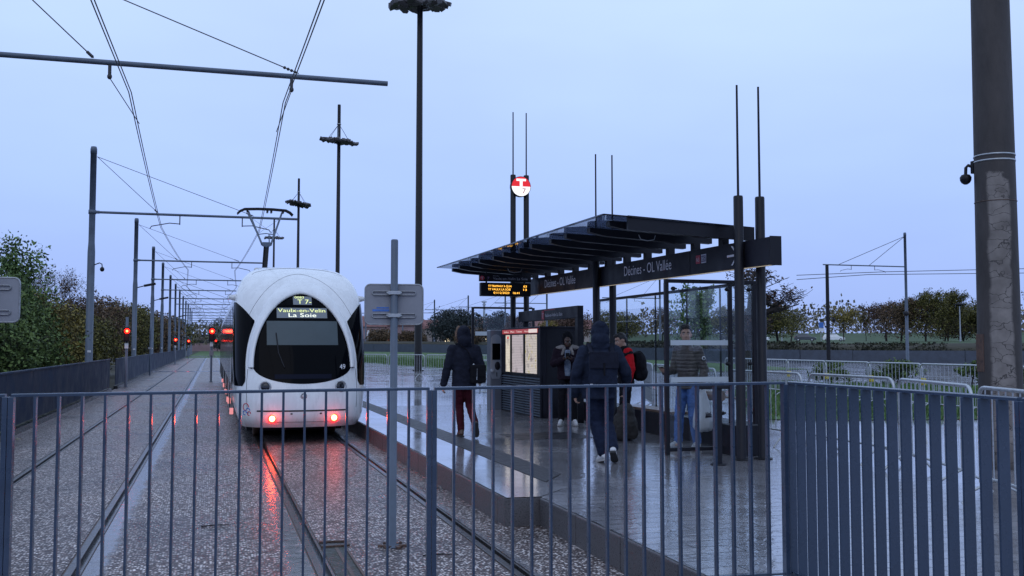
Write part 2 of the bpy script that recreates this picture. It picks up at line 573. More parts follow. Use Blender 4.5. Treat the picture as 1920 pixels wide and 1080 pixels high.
def paver_mat(name, c1, c2, bw, bh, mort, rough=(.04, .3), bump=.35, rot=0.0, mortar_col=(.03, .03, .033), spec=.55, ripple=14, coat=.5, bdist=.006):
    m = bpy.data.materials.new(name)
    m.use_nodes = True
    t = m.node_tree; N = t.nodes.new; L = t.links.new
    b = t.nodes['Principled BSDF']
    co = N('ShaderNodeTexCoord')
    mp = N('ShaderNodeMapping'); mp.inputs['Rotation'].default_value = (0, 0, rot)
    L(co.outputs['Object'], mp.inputs[0])
    br = N('ShaderNodeTexBrick')
    br.inputs['Color1'].default_value = (*c1, 1); br.inputs['Color2'].default_value = (*c2, 1)
    br.inputs['Mortar'].default_value = (*mortar_col, 1)
    br.inputs['Scale'].default_value = 1
    br.inputs['Brick Width'].default_value = bw; br.inputs['Row Height'].default_value = bh
    br.inputs['Mortar Size'].default_value = mort; br.inputs['Mortar Smooth'].default_value = .3
    L(mp.outputs[0], br.inputs['Vector'])
    n = N('ShaderNodeTexNoise'); n.inputs['Scale'].default_value = 22; n.inputs['Detail'].default_value = 6; n.inputs['Roughness'].default_value = .7
    L(co.outputs['Object'], n.inputs['Vector'])
    nr = N('ShaderNodeMapRange'); nr.inputs[1].default_value = .3; nr.inputs[2].default_value = .7; nr.inputs[3].default_value = .7; nr.inputs[4].default_value = 1.25
    L(n.outputs['Fac'], nr.inputs[0])
    mm = N('ShaderNodeMixRGB'); mm.blend_type = 'MULTIPLY'; mm.inputs[0].default_value = 1
    L(br.outputs['Color'], mm.inputs[1]); L(nr.outputs[0], mm.inputs[2])
    L(mm.outputs[0], b.inputs['Base Color'])
    w = N('ShaderNodeTexNoise'); w.inputs['Scale'].default_value = .8; w.inputs['Detail'].default_value = 6; w.inputs['Roughness'].default_value = .6
    L(co.outputs['Object'], w.inputs['Vector'])
    r = N('ShaderNodeMapRange'); r.inputs[1].default_value = .35; r.inputs[2].default_value = .68; r.inputs[3].default_value = rough[0]; r.inputs[4].default_value = rough[1]
    L(w.outputs['Fac'], r.inputs[0]); L(r.outputs[0], b.inputs['Roughness'])
    b.inputs['Specular IOR Level'].default_value = spec
    b.inputs['Coat Weight'].default_value = coat
    b.inputs['Coat Roughness'].default_value = .09
    rip = N('ShaderNodeTexNoise'); rip.inputs['Scale'].default_value = ripple; rip.inputs['Detail'].default_value = 3
    L(co.outputs['Object'], rip.inputs['Vector'])
    h = N('ShaderNodeMath'); h.operation = 'MULTIPLY_ADD'; L(rip.outputs['Fac'], h.inputs[0]); h.inputs[1].default_value = .5
    iv = N('ShaderNodeMath'); iv.operation = 'SUBTRACT'; iv.inputs[0].default_value = 1; L(br.outputs['Fac'], iv.inputs[1])
    L(iv.outputs[0], h.inputs[2])
    bp = N('ShaderNodeBump'); bp.inputs['Strength'].default_value = bump; bp.inputs['Distance'].default_value = bdist
    L(h.outputs[0], bp.inputs['Height']); L(bp.outputs[0], b.inputs['Normal']); L(bp.outputs[0], b.inputs['Coat Normal'])
    return m

def tactile_mat():
    m = mat('tactile_paving', (.05, .05, .056), .5, var=.25, vscale=12, rvar=.12, spec=.22)
    t = m.node_tree; N = t.nodes.new; L = t.links.new
    b = t.nodes['Principled BSDF']
    co = N('ShaderNodeTexCoord')
    sx = N('ShaderNodeSeparateXYZ'); L(co.outputs['Object'], sx.inputs[0])
    hs = []
    for ax in ('X', 'Y'):
        a = N('ShaderNodeMath'); a.operation = 'MULTIPLY'; a.inputs[1].default_value = 2 * math.pi / .075; L(sx.outputs[ax], a.inputs[0])
        s_ = N('ShaderNodeMath'); s_.operation = 'SINE'; L(a.outputs[0], s_.inputs[0]); hs.append(s_.outputs[0])
    p = N('ShaderNodeMath'); p.operation = 'ADD'; L(hs[0], p.inputs[0]); L(hs[1], p.inputs[1])
    r = N('ShaderNodeMapRange'); r.inputs[1].default_value = .5; r.inputs[2].default_value = 1.2; L(p.outputs[0], r.inputs[0])
    bp = N('ShaderNodeBump'); bp.inputs['Strength'].default_value = 1; bp.inputs['Distance'].default_value = .006
    L(r.outputs[0], bp.inputs['Height']); L(bp.outputs[0], b.inputs['Normal'])
    return m

M['gravel'] = gravel_mat()
M['paver'] = paver_mat('wet_pavers', (.17, .165, .178), (.25, .243, .256), .62, .21, .009, rough=(.10, .30), bump=.75, spec=.8, ripple=13, bdist=.010)
M['edge'] = paver_mat('edge_slabs', (.27, .265, .28), (.32, .315, .33), 1.2, 1.0, .006, rough=(.05, .22), bump=.22, mortar_col=(.08, .08, .085), ripple=7, spec=.8)
M['plaza'] = paver_mat('plaza_wet_asphalt', (.25, .24, .255), (.28, .27, .285), 3.0, 1.5, .01, rough=(.06, .24), bump=.07, ripple=3, spec=1.0)
M['kerb'] = mat('granite_kerb', (.06, .056, .06), .35, var=.45, vscale=70, bump=.3, bscale=120, rvar=.15, col2=(.13, .122, .126))
M['tactile'] = tactile_mat()
M['soil'] = mat('bank_soil', (.03, .028, .02), .9, var=.5, vscale=2.5, bump=.8, bscale=6, col2=(.055, .05, .03))
M['meadow'] = mat('meadow', (.035, .075, .020), .9, var=.4, vscale=1.2, bump=.9, bscale=14, col2=(.08, .15, .038))
M['field'] = mat('field', (.03, .045, .015), .9, var=.4, vscale=.12, col2=(.06, .075, .03))
M['farwall'] = mat('low_wall_panels', (.05, .062, .085), .55, var=.3, vscale=1.5, rvar=.15, bump=.2, bscale=12)

def sheet(name, poly, z, m, kind='structure', sub=0):
    mb = MB()
    mb.add([(p[0], p[1], z if len(p) < 3 else p[2]) for p in poly], [tuple(range(len(poly)))])
    return mb.build(name, m, kind=kind)

# ground out to the horizon
sheet('ground', [(-2500, -300), (2500, -300), (2500, 2500), (-2500, 2500)], -0.16, M['field'])
# tram way: one slab of exposed-aggregate concrete, slots left open for the rails
RAILS = (-2.46, -1.03, .83, 2.28)
mb = MB()
xs = [-3.76]
for r in RAILS: xs += [r - .05, r + .10]
xs.append(2.745)
for i in range(0, len(xs), 2):
    mb.add([(xs[i], -6, 0), (xs[i + 1], -6, 0), (xs[i + 1], 150, 0), (xs[i], 150, 0)], [(0, 1, 2, 3)])
mb.build('track_bed', M['gravel'], kind='structure', fixn=False)
sheet('track_bed', [(2.745, -6), (3.12, -6), (3.12, 9.37), (2.745, 9.45)], 0, M['gravel'])
sheet('track_bed_far', [(-3.76, 150), (2.745, 150), (2.745, 420), (-3.76, 420)], -.004, M['meadow'])
sheet('track_crossing', [(-3.7, 70), (2.7, 70), (2.7, 72.6), (-3.7, 72.6)], .004, M['edge'])
sheet('track_crossing', [(-3.7, 168), (2.7, 168), (2.7, 176), (-3.7, 176)], .004, M['edge'])

# platform with granite kerb, border slabs, tactile strip, pavers; plaza beyond
PZ = .27
kb = MB()
def kerb_run(a, b, n, w=.3):
    a = vec((*a, 0)); b = vec((*b, 0)); d = (b - a) / n; dn = d.normalized(); nr = Vector((-dn.y, dn.x, 0))
    if nr.x < 0 and abs(dn.y) > .5: nr = -nr
    ang = math.atan2(dn.y, dn.x)
    for i in range(n):
        c = a + d * (i + .5) + nr * w / 2
        kb.box((c.x, c.y, (PZ - .2) / 2 - .004), (d.length - .007, w, PZ + .2), rz=ang, bev=.012)
kerb_run((2.745, 9.66), (2.745, 60), 50)
kb.prism([(2.745, 9.654, -.2), (2.745, 9.42, -.2), (2.80, 9.36, -.2), (3.10, 9.36, -.2), (3.10, 9.654, -.2)], (0, 0, PZ + .2 - .004))
kerb_run((2.98, -6), (3.08, 9.345), 15, .18)
kb.build('platform_kerb', M['kerb'], kind='structure')
sheet('plaza', [(3.87, 23.5), (3.87, 60), (2.9, 60), (2.9, 120), (30, 120), (75, 85), (75, -10), (3.2, -10), (3.34, 8.0), (7.6, 8.0), (7.6, 23.5)], .262, M['plaza'])
sheet('platform', [(3.0, -6), (7.75, -6), (7.75, 24.5), (3.3, 24.5), (3.3, 9.7), (3.11, 9.6), (3.11, 9.37), (3.10, 9.34)], .2705, M['paver'])
sheet('platform_edge', [(2.76, 9.40), (3.1, 9.375), (3.47, 9.8), (3.47, 60), (2.76, 60)], .275, M['edge'])
sheet('tactile_strip', [(3.472, 10.33), (3.87, 10.95), (3.87, 60), (3.472, 60)], .279, M['tactile'])
mb = MB(); mb.add([(3.873, 24.5, .269), (7.75, 24.5, .269), (9.5, 60, .269), (3.873, 60, .269)], [(0, 1, 2, 3)])
mb.build('platform_far', M['edge'], kind='structure')

# rails: grooved, sunk in the slab; head, groove floor, guard lip
def rail(x, label):
    mb = MB()
    y0, y1 = -6, 150
    mb.box2((x - .035, y0, -.15), (x + .026, y1, .004), 0, bev=.006)
    mb.box2((x + .026, y0, -.15), (x + .070, y1, -.042), 1)
    mb.box2((x + .070, y0, -.15), (x + .092, y1, .002), 0, bev=.004)
    mb.box2((x - .052, y0, -.15), (x - .035, y1, -.006), 2)
    mb.box2((x + .092, y0, -.15), (x + .102, y1, -.006), 2)
    o = mb.build('tram_rail', [M['steel'], M['groove'], M['rust']], label=label, cat='rail', group='grooved tram rails in the concrete', origin=(x, 8, 0))
    return o
rail(RAILS[0], 'grooved rail farthest left, running nearest the low parapet wall')
rail(RAILS[1], 'grooved rail second from the left, with wide smooth concrete beside it')
rail(RAILS[2], 'grooved rail under the left red tail light of the tram')
rail(RAILS[3], 'grooved rail along the granite platform kerb, under the tram right side')
# open switch box at the near end of the tram's left rail
t = thing('rail_drain_box', (.86, 8.6, 0), 'dark open drain box let into the concrete beside the near rail', 'drain box')
mb = MB()
mb.box2((.935, 4.5, -.05), (1.12, 8.86, .004))
mb.build('trench_floor', mat('mossy_trench', (.008, .008, .006), .5, var=.6, vscale=9, col2=(.035, .036, .02), bump=1, bscale=30, rvar=.2), t)
mb = MB()
mb.box2((.93, 8.87, -.05), (1.16, 9.06, .006))
mb.build('box_floor', M['groove'], t)
mb = MB()
for y in (8.855, 9.06): mb.box((1.045, y, .008), (.23, .022, .022))
mb.box((1.165, 8.96, .008), (.022, .20, .022))
mb.box((1.13, 6.7, .006), (.02, 4.3, .016)); mb.box((1.05, 6.7, .002), (.03, 4.2, .012))
mb.build('box_frame', M['rust'], t)

# grass patches, meadow, embankments (world coordinates)
def grass(name, poly, z, n, hmin, hmax, seed):
    rnd = random.Random(seed)
    xs_ = [p[0] for p in poly]; ys_ = [p[1] for p in poly]
    def inside(x, y):
        c = False; j = len(poly) - 1
        for i in range(len(poly)):
            if (poly[i][1] > y) != (poly[j][1] > y) and x < (poly[j][0] - poly[i][0]) * (y - poly[i][1]) / (poly[j][1] - poly[i][1]) + poly[i][0]: c = not c
            j = i
        return c
    mb = MB(); k = 0
    while k < n:
        x = rnd.uniform(min(xs_), max(xs_)); y = rnd.uniform(min(ys_), max(ys_))
        if not inside(x, y): continue
        k += 1
        cl = .5 + .5 * mnoise.noise(Vector((x * .6, y * .6, seed)))
        for q in range(3):
            a = rnd.uniform(0, math.pi * 2); h = rnd.uniform(hmin, hmax) * (.5 + cl); w = h * .16
            px, py = x + rnd.uniform(-.1, .1), y + rnd.uniform(-.1, .1)
            lx, ly = rnd.uniform(-.5, .5) * h, rnd.uniform(-.5, .5) * h
            dx, dy = math.cos(a) * w, math.sin(a) * w
            mb.add([(px - dx, py - dy, z), (px + dx, py + dy, z), (px + lx, py + ly, z + h)], [(0, 1, 2)])
    return mb.build(name, M['grassblade'], kind='stuff', fixn=False)
M['grassblade'] = mat('grass_blades', (.04, .09, .020), .7, var=.3, vscale=3, col2=(.11, .20, .05), island=.6)
# ------------------------------------------------------------------ people
def cloth(name, col, var=.3, rough=.85, b=.25, bs=70): return mat(name, col, rough, var=var, vscale=12, bump=b, bscale=bs, spec=.12)
M['navy'] = cloth('navy_parka', (.013, .015, .026)); M['navy2'] = cloth('dark_blue_coat', (.014, .019, .036)); M['maroon'] = cloth('maroon_trousers', (.045, .007, .012))
M['black_c'] = cloth('black_cloth', (.010, .010, .013)); M['jeans'] = cloth('blue_jeans', (.06, .125, .31), b=.35, bs=160); M['djeans'] = cloth('dark_jeans', (.012, .017, .036))
M['fleece'] = cloth('white_fleece', (.30, .27, .25), b=.9, bs=55); M['plum'] = cloth('dark_plum_jacket', (.018, .011, .018)); M['fur'] = cloth('fur_trim', (.17, .115, .085), b=1, bs=60)
M['redc'] = cloth('red_sleeve', (.48, .012, .018), var=.15); M['tee'] = mat('printed_shirt', (.02, .06, .13), .8, col2=(.26, .30, .36), var=.3, vscale=16)
M['sneak'] = mat('white_sneaker', (.55, .55, .56), .5, var=.15, vscale=20); M['brownshoe'] = mat('brown_shoe', (.07, .035, .022), .45); M['sole'] = mat('sole_rubber', (.03, .03, .032), .8); M['solew'] = mat('sole_pale', (.34, .33, .32), .7)
M['phone'] = mat('phone_black', (.01, .01, .012), .1); M['screen'] = emis('phone_screen', (.6, .75, 1), .8)
def puffer_mat():
    m = mat('quilted_jacket', (.062, .048, .042), .5, var=.25, vscale=9)
    t = m.node_tree; N = t.nodes.new; L = t.links.new; b = t.nodes['Principled BSDF']
    co = N('ShaderNodeTexCoord'); w = N('ShaderNodeTexWave'); w.wave_type = 'BANDS'; w.bands_direction = 'Z'; w.inputs['Scale'].default_value = 6; w.inputs['Distortion'].default_value = 1.2; w.inputs['Detail'].default_value = 1.5; w.inputs['Detail Scale'].default_value = 1.5
    L(co.outputs['Object'], w.inputs['Vector'])
    pw = N('ShaderNodeMath'); pw.operation = 'POWER'; L(w.outputs['Fac'], pw.inputs[0]); pw.inputs[1].default_value = .45
    bp = N('ShaderNodeBump'); bp.inputs['Strength'].default_value = .6; bp.inputs['Distance'].default_value = .012; L(pw.outputs[0], bp.inputs['Height']); L(bp.outputs[0], b.inputs['Normal'])
    return m
M['puffer'] = puffer_mat()

def ellring(c, rx, ry, n=20, tilt=0):
    return [Vector(c) + Vector((rx * math.cos(2 * math.pi * k / n), ry * math.sin(2 * math.pi * k / n), tilt * math.sin(2 * math.pi * k / n))) for k in range(n)]

def add_head(mb, c, yaw=0, pitch=0):
    """skull, face, jaw, nose, lips, ears; c = centre of the skull; pitch < 0 looks down"""
    Mx = Matrix.Rotation(yaw, 3, 'Z') @ Matrix.Rotation(pitch, 3, 'X')
    c = vec(c)
    P = lambda x, y, z: c + Mx @ Vector((x, y, z))
    E = lambda p, r: mb.ell(P(*p), r, 16, 12, M=Mx)
    E((0, -.010, .020), (.074, .092, .096)); E((0, .022, -.035), (.064, .070, .088)); E((0, .045, -.085), (.042, .042, .034))
    E((0, .055, .035), (.056, .035, .03)); E((.034, .058, -.035), (.024, .022, .026)); E((-.034, .058, -.035), (.024, .022, .026))
    mb.caps(P(0, .082, .012), .011, P(0, .104, -.030), .0145, 8); E((.012, .092, -.034), (.011, .012, .009)); E((-.012, .092, -.034), (.011, .012, .009))
    E((0, .083, -.062), (.026, .012, .008)); E((0, .081, -.073), (.022, .012, .008))
    for s_ in (-1, 1): E((s_ * .076, -.008, -.012), (.010, .022, .033))
    return P, Mx

def face_parts(P, Mx, root, brow='hair', skin='skin'):
    for s_ in (-1, 1):
        b = MB(); b.ell(P(s_ * .031, .076, .005), (.0135, .010, .0075), 10, 8, M=Mx); e = b.build('eye', M['eyewhite'], root)
        b = MB(); b.ell(P(s_ * .031, .0845, .005), (.0062, .004, .0065), 8, 6, M=Mx); b.build('iris', M['black'], e)
        b = MB(); b.tube([P(s_ * .012, .088, .023), P(s_ * .030, .088, .030), P(s_ * .050, .074, .024)], [.004, .0055, .003], 6); b.build('eyebrow', M[brow], root)
    b = MB(); b.tube([P(-.022, .088, -.067), P(0, .095, -.066), P(.022, .088, -.067)], [.002, .0035, .002], 6); b.build('mouth', mat('lips', (.20, .075, .065), .5), root)
M['eyewhite'] = mat('eye_white', (.6, .58, .56), .2)

def hand(mb, w, d, pal, side, curl=.5, k=1.0):
    """w wrist, d hand direction, pal palm normal, side +1 if thumb leaves along d x pal, curl bends the fingers towards the palm"""
    w = vec(w); d = vec(d).normalized(); pal = vec(pal); pal = (pal - d * pal.dot(d)).normalized(); lat = d.cross(pal).normalized() * side
    pc = w + d * .05 * k
    for t in (-.024, -.008, .008, .024): mb.caps(w + d * .012 + lat * t * .6, .013 * k, w + d * .088 * k + lat * t, .0115 * k, 8)
    for i, t in enumerate((.030, .010, -.010, -.029)):
        L = (.072, .080, .075, .058)[i] * k
        p = w + d * .088 * k + lat * t * .95
        a = curl * (.85 + .1 * i)
        dd = (d * math.cos(a * .7) + pal * math.sin(a * .7)); p1 = p + dd * L * .45
        dd = (d * math.cos(a * 1.6) + pal * math.sin(a * 1.6)); p2 = p1 + dd * L * .32
        dd = (d * math.cos(a * 2.3) + pal * math.sin(a * 2.3)); p3 = p2 + dd * L * .26
        mb.caps(p, .0098 * k, p1, .0092 * k, 7); mb.caps(p1, .0092 * k, p2, .0085 * k, 7); mb.caps(p2, .0085 * k, p3, .0075 * k, 7)
    b = w + d * .028 * k + lat * .026; m = b + (lat * .8 + d * .55 + pal * .35).normalized() * .042 * k; e = m + (d * .85 + lat * .25 + pal * (.3 + curl * .4)).normalized() * .036 * k
    mb.caps(b, .015 * k, m, .0115 * k, 8); mb.caps(m, .0115 * k, e, .0095 * k, 8)
    return pc + pal * .03

def shoe(root, ankle, toe, up, m, sole, name='shoe'):
    """ankle joint, toe direction, up direction"""
    a = vec(ankle); f = vec(toe).normalized(); u = vec(up); u = (u - f * u.dot(f)).normalized(); s_ = f.cross(u)
    b = MB()
    b.caps(a + u * .02 - f * .005, .046, a - u * .035 - f * .02, .044, 12)
    b.caps(a - u * .042 - f * .035, .040, a - u * .048 + f * .10, .040, 12); b.caps(a - u * .052 + f * .09, .042, a - u * .060 + f * .165, .032, 12); b.caps(a - f * .01 + u * .005, .042, a - u * .035 + f * .11, .038, 12)
    o = remesh(b, name, m, root, .009, 4)
    b = MB(); rings = []
    pts = [(-.085, .028), (-.06, .040), (0, .038), (.08, .046), (.15, .044), (.19, .030), (.205, .012)]
    lo = [a - u * .098 + f * x + s_ * y for x, y in pts] + [a - u * .098 + f * x - s_ * y for x, y in reversed(pts)]
    b.prism(lo, u * .026); so = b.build('sole', sole, root); so.parent = o
    return o

def legs(root, J, m, r=(.105, .075, .062), hem=True, hip=.155):
    b = MB()
    b.loft([ellring((J['pel'].x, J['pel'].y, J['pel'].z + z), rx, ry) for z, rx, ry in ((-.09, .10, .08), (-.05, .16, .115), (.03, .172, .122), (.12, .158, .112), (.16, .14, .10))])
    for s_ in 'LR':
        b.caps(J['hip' + s_], r[0] * .98, J['kn' + s_], r[1], 14); b.caps(J['kn' + s_], r[1], J['an' + s_] + (J['kn' + s_] - J['an' + s_]).normalized() * .03, r[2], 14)
    return remesh(b, 'trousers', m, root, .012, 5, wrinkle=.007, wscale=.07, wstretch=(1, 1, 1.8))

def torso(b, J, hem, grow=1.0, belly=0.0):
    c0 = J['pel']; c1 = J['nk']
    def at(z):
        u = (z - c0.z) / (c1.z - c0.z); p = c0.lerp(c1, u); return Vector((p.x, p.y, z))
    zs = [(hem, .185, .135), (hem + .12, .183, .133), (1.05, .178, .130), (1.18, .190, .138), (1.30, .205, .140), (1.38, .190, .125), (1.43, .130, .095), (1.48, .075, .072)]
    b.loft([ellring(at(z), rx * grow, ry * grow, 24) for z, rx, ry in zs])
    for s_ in 'LR': b.ell(J['sh' + s_] + Vector((0, 0, -.015)), (.085 * grow, .085 * grow, .08 * grow))
def sleeves(b, J, r=(.078, .064, .052)):
    for s_ in 'LR':
        b.caps(J['sh' + s_], r[0], J['el' + s_], r[1], 14); b.caps(J['el' + s_], r[1], J['wr' + s_], r[2], 14)

def joints(**k):
    J = dict(pel=(0, 0, .95), nk=(0, 0, 1.47), hd=(0, .025, 1.645), shL=(-.185, 0, 1.405), shR=(.185, 0, 1.405), elL=(-.25, -.03, 1.13), elR=(.25, -.03, 1.13), wrL=(-.26, .03, .88), wrR=(.26, .03, .88),
             hipL=(-.09, 0, .90), hipR=(.09, 0, .90), knL=(-.095, .02, .50), knR=(.095, .02, .50), anL=(-.10, 0, .10), anR=(.10, 0, .10))
    J.update(k)
    return {a: Vector(v) for a, v in J.items()}

def body(root, J, yaw, pitch, skin, hands):
    b = MB()
    P, Mx = add_head(b, J['hd'], yaw, pitch)
    b.caps(J['nk'] - Vector((0, 0, .05)), .060, J['hd'] + Mx @ Vector((0, -.02, -.07)), .052, 14)
    b.loft([ellring((J['pel'].lerp(J['nk'], u)), rx, ry, 18) for u, rx, ry in ((-.1, .13, .09), (.1, .14, .095), (.45, .13, .09), (.75, .16, .10), (.92, .12, .075), (1.0, .06, .055))])
    for s_ in 'LR':
        b.caps(J['sh' + s_], .055, J['el' + s_], .042, 12); b.caps(J['el' + s_], .042, J['wr' + s_], .028, 12)
        b.caps(J['hip' + s_], .082, J['kn' + s_], .055, 12); b.caps(J['kn' + s_], .055, J['an' + s_], .038, 12)
        b.caps(J['an' + s_] , .036, J['an' + s_] + Vector((0, .06, -.03)), .03, 10)
    for h in hands: hand(b, *h)
    remesh(b, 'body', M[skin], root, .0075, 2)
    return P, Mx

def person(label, group=None):
    return thing('person', (0, 0, 0), label, 'person', group)
def place(root, x, y, rz, s_=1.0):
    root.location = (x, y, PZ + .004); root.rotation_euler = (0, 0, rz); root.scale = (s_, s_, s_)

# --- walker seen from behind, maroon trousers, hood up, bag on the right hip
p = person('hooded walker seen from behind in long navy parka and maroon trousers')
J = joints(pel=(.0, .0, .96), nk=(0, .03, 1.48), hd=(-.005, .06, 1.645), hipL=(-.085, 0, .91), knL=(-.06, .09, .50), anL=(-.05, -.02, .10), hipR=(.085, 0, .91), knR=(.10, .04, .50), anR=(.13, -.30, .235),
           elL=(-.275, -.02, 1.13), wrL=(-.33, .03, .86), elR=(.27, -.04, 1.14), wrR=(.285, .10, .90), shL=(-.19, .015, 1.41), shR=(.19, .015, 1.41))
body(p, J, .25, -.15, 'skin', [(J['wrL'], (-.12, .1, -1), (1, .2, 0), -1, .45), (J['wrR'], (0, .25, -1), (-1, .2, 0), 1, .6)])
legs(p, J, M['maroon'], (.098, .072, .062))
b = MB(); torso(b, J, .80, 1.10); sleeves(b, J, (.088, .075, .060)); b.ell((0, .02, 1.47), (.135, .115, .07))
jk = remesh(b, 'parka', M['navy'], p, .013, 5, wrinkle=.010, wscale=.11, wstretch=(1, 1, 1.6))
b = MB(); b.ell((-.005, .015, 1.655), (.118, .125, .155)); b.ell((0, -.045, 1.56), (.115, .09, .11)); b.ell((0, .0, 1.49), (.13, .11, .06)); b.ell((0, -.06, 1.72), (.06, .07, .07))
remesh(b, 'hood', M['navy'], p, .011, 5, wrinkle=.006, wscale=.06)
b = MB(); b.tube([(-.105 * math.sin(a) - .01, .11 + .03 * math.cos(a * 2), 1.655 - .15 * math.cos(a)) for a in np.linspace(.3, 2.7, 16)], .026, 8); b.tube([(.105 * math.sin(a) - .005, .12, 1.655 - .15 * math.cos(a)) for a in np.linspace(.3, 2.7, 16)], .022, 8)
remesh(b, 'fur_trim', M['fur'], p, .010, 2, wrinkle=.010, wscale=.018)
shoe(p, J['anL'], (-.08, 1, -.02), (0, 0, 1), M['brownshoe'], M['sole']); shoe(p, J['anR'], (.15, .55, -.83), (.0, .83, .55), M['brownshoe'], M['sole'])
place(p, 3.92, 15.8, R(-4), 1.0)
t = thing('shoulder_bag', (0, 0, 0), 'black shoulder bag on the right hip of the hooded walker in maroon trousers', 'bag')
b = MB(); b.box((.20, -.17, 1.02), (.26, .10, .30), bev=.035, rz=.3); b.box((.20, -.215, 1.06), (.255, .03, .18), bev=.01, rz=.3); bg = b.build('bag_body', M['black_c'], t)
b = MB(); b.tube([(.15, -.17, 1.16), (.02, -.17, 1.40), (-.10, -.06, 1.50), (-.14, .03, 1.50)], .014, 6, flat=(1.6, .5)); b.build('strap', M['black_c'], t)
b = MB(); b.box((.165, -.235, 1.02), (.012, .012, .18)); b.ell((.12, -.20, 1.17), (.018, .012, .018), 8, 6); b.build('buckle', M['galv'], t)
place(t, 3.92, 15.8, R(-4), 1.0)

# --- man by the kiosk, looking down at a phone in both hands
p = person('person facing us by the kiosk, white fleece collar on dark jacket, looking at a phone')
J = joints(nk=(0, .02, 1.45), hd=(0, .075, 1.60), elL=(-.26, .05, 1.16), elR=(.26, .05, 1.16), wrL=(-.085, .28, 1.24), wrR=(.085, .28, 1.24), anL=(-.12, .02, .10), anR=(.12, .02, .10), knL=(-.11, .03, .5), knR=(.11, .03, .5))
P, Mx = body(p, J, 0, -.55, 'skind', [(J['wrL'], (.75, .5, .25), (.2, .1, 1), -1, .9), (J['wrR'], (-.75, .5, .25), (-.2, .1, 1), 1, .9)])
face_parts(P, Mx, p)
legs(p, J, M['black_c'], (.098, .074, .064))
b = MB(); torso(b, J, .86, 1.08); sleeves(b, J, (.086, .074, .056))
remesh(b, 'jacket', M['plum'], p, .013, 5, wrinkle=.009, wscale=.09)
b = MB(); b.loft([ellring((0, .145, z), rx, .022, 14) for z, rx in ((.93, .05), (1.1, .065), (1.30, .07), (1.42, .05))]); remesh(b, 'shirt', M['tee'], p, .009, 2)
for s_ in (-1, 1):
    b = MB(); b.caps((s_ * .08, .06, 1.47), .045, (s_ * .19, .03, 1.445), .045, 10); b.caps((s_ * .06, .10, 1.44), .035, (s_ * .10, .14, 1.34), .025, 10); b.caps((s_ * .08, -.04, 1.48), .05, (s_ * .19, .0, 1.45), .04, 10)
    remesh(b, 'fleece_collar', M['fleece'], p, .010, 3, wrinkle=.006, wscale=.02)
b = MB(); b.ell((0, .06, 1.665), (.105, .105, .115)); b.ell((0, .03, 1.60), (.108, .09, .12)); b.ell((0, -.03, 1.52), (.10, .09, .09)); remesh(b, 'hood', M['black_c'], p, .011, 4, wrinkle=.004, wscale=.05)
for s_, a in ((-1, 'anL'), (1, 'anR')): shoe(p, J[a], (s_ * .25, 1, 0), (0, 0, 1), M['sneak'], M['solew'])
place(p, 6.32, 17.5, R(160), .985)
t = thing('phone', (0, 0, 0), 'phone held in both hands by the person with white fleece collar', 'phone')
b = MB(); b.box((0, .365, 1.30), (.075, .009, .15), rot=Euler((R(-35), 0, 0)).to_matrix(), bev=.004); b.build('case', M['phone'], t)
b = MB(); b.box((0, .361, 1.303), (.066, .002, .135), rot=Euler((R(-35), 0, 0)).to_matrix()); b.build('screen', M['screen'], t)
place(t, 6.32, 17.5, R(160), .985)

# --- tall hooded walker from behind with a flap rucksack and white trainers
p = person('large hooded walker seen from behind in dark blue coat, stepping in white trainers')
J = joints(pel=(-.02, 0, .95), nk=(0, .07, 1.46), hd=(.01, .13, 1.625), shL=(-.20, .05, 1.39), shR=(.20, .05, 1.39), elL=(-.31, -.02, 1.12), wrL=(-.31, .08, .86), elR=(.33, .0, 1.13), wrR=(.36, .16, .93),
           hipL=(-.10, 0, .90), knL=(-.055, .06, .50), anL=(.02, -.10, .115), hipR=(.085, 0, .90), knR=(.10, .10, .48), anR=(.115, -.24, .19))
body(p, J, .05, -.2, 'skin', [(J['wrL'], (0, .3, -1), (1, .2, 0), -1, .7), (J['wrR'], (0, .4, -1), (-1, .2, 0), 1, .7)])
legs(p, J, M['djeans'], (.112, .088, .080))
b = MB(); torso(b, J, .80, 1.20); sleeves(b, J, (.098, .084, .066)); b.ell((0, .05, 1.46), (.15, .13, .07))
remesh(b, 'coat', M['navy2'], p, .013, 5, wrinkle=.012, wscale=.12, wstretch=(1, 1, 1.5))
b = MB(); b.ell((.01, .075, 1.645), (.122, .135, .155)); b.ell((0, .01, 1.55), (.125, .10, .11)); b.ell((0, .04, 1.47), (.15, .12, .06)); b.ell((.01, .0, 1.74), (.07, .06, .05))
remesh(b, 'hood', M['navy2'], p, .011, 5, wrinkle=.007, wscale=.07)
shoe(p, J['anL'], (-.25, .95, -.18), (0, .15, 1), M['sneak'], M['solew']); shoe(p, J['anR'], (.25, .75, -.50), (.05, .5, .82), M['sneak'], M['sole'])
place(p, 4.76, 11.95, R(-12), 1.0)
t = thing('rucksack', (0, 0, 0), 'square dark blue rucksack with buckled flap on the large hooded walker', 'backpack')
b = MB(); b.box((0, -.205, 1.17), (.36, .15, .42), bev=.05); bk = remesh(b, 'bag_body', M['navy2'], t, .012, 3, wrinkle=.006, wscale=.08)
b = MB(); b.box((0, -.275, 1.285), (.37, .04, .20), bev=.015, rot=Euler((R(-6), 0, 0)).to_matrix()); b.box((0, -.21, 1.385), (.36, .15, .03), bev=.012); b.build('flap', M['navy'], t)
b = MB(); b.box((0, -.305, 1.18), (.022, .012, .16)); b.build('strap', M['black_c'], t)
b = MB(); b.box((-.16, -.285, .985), (.035, .01, .025)); b.build('tag', M['whitelab'], t)
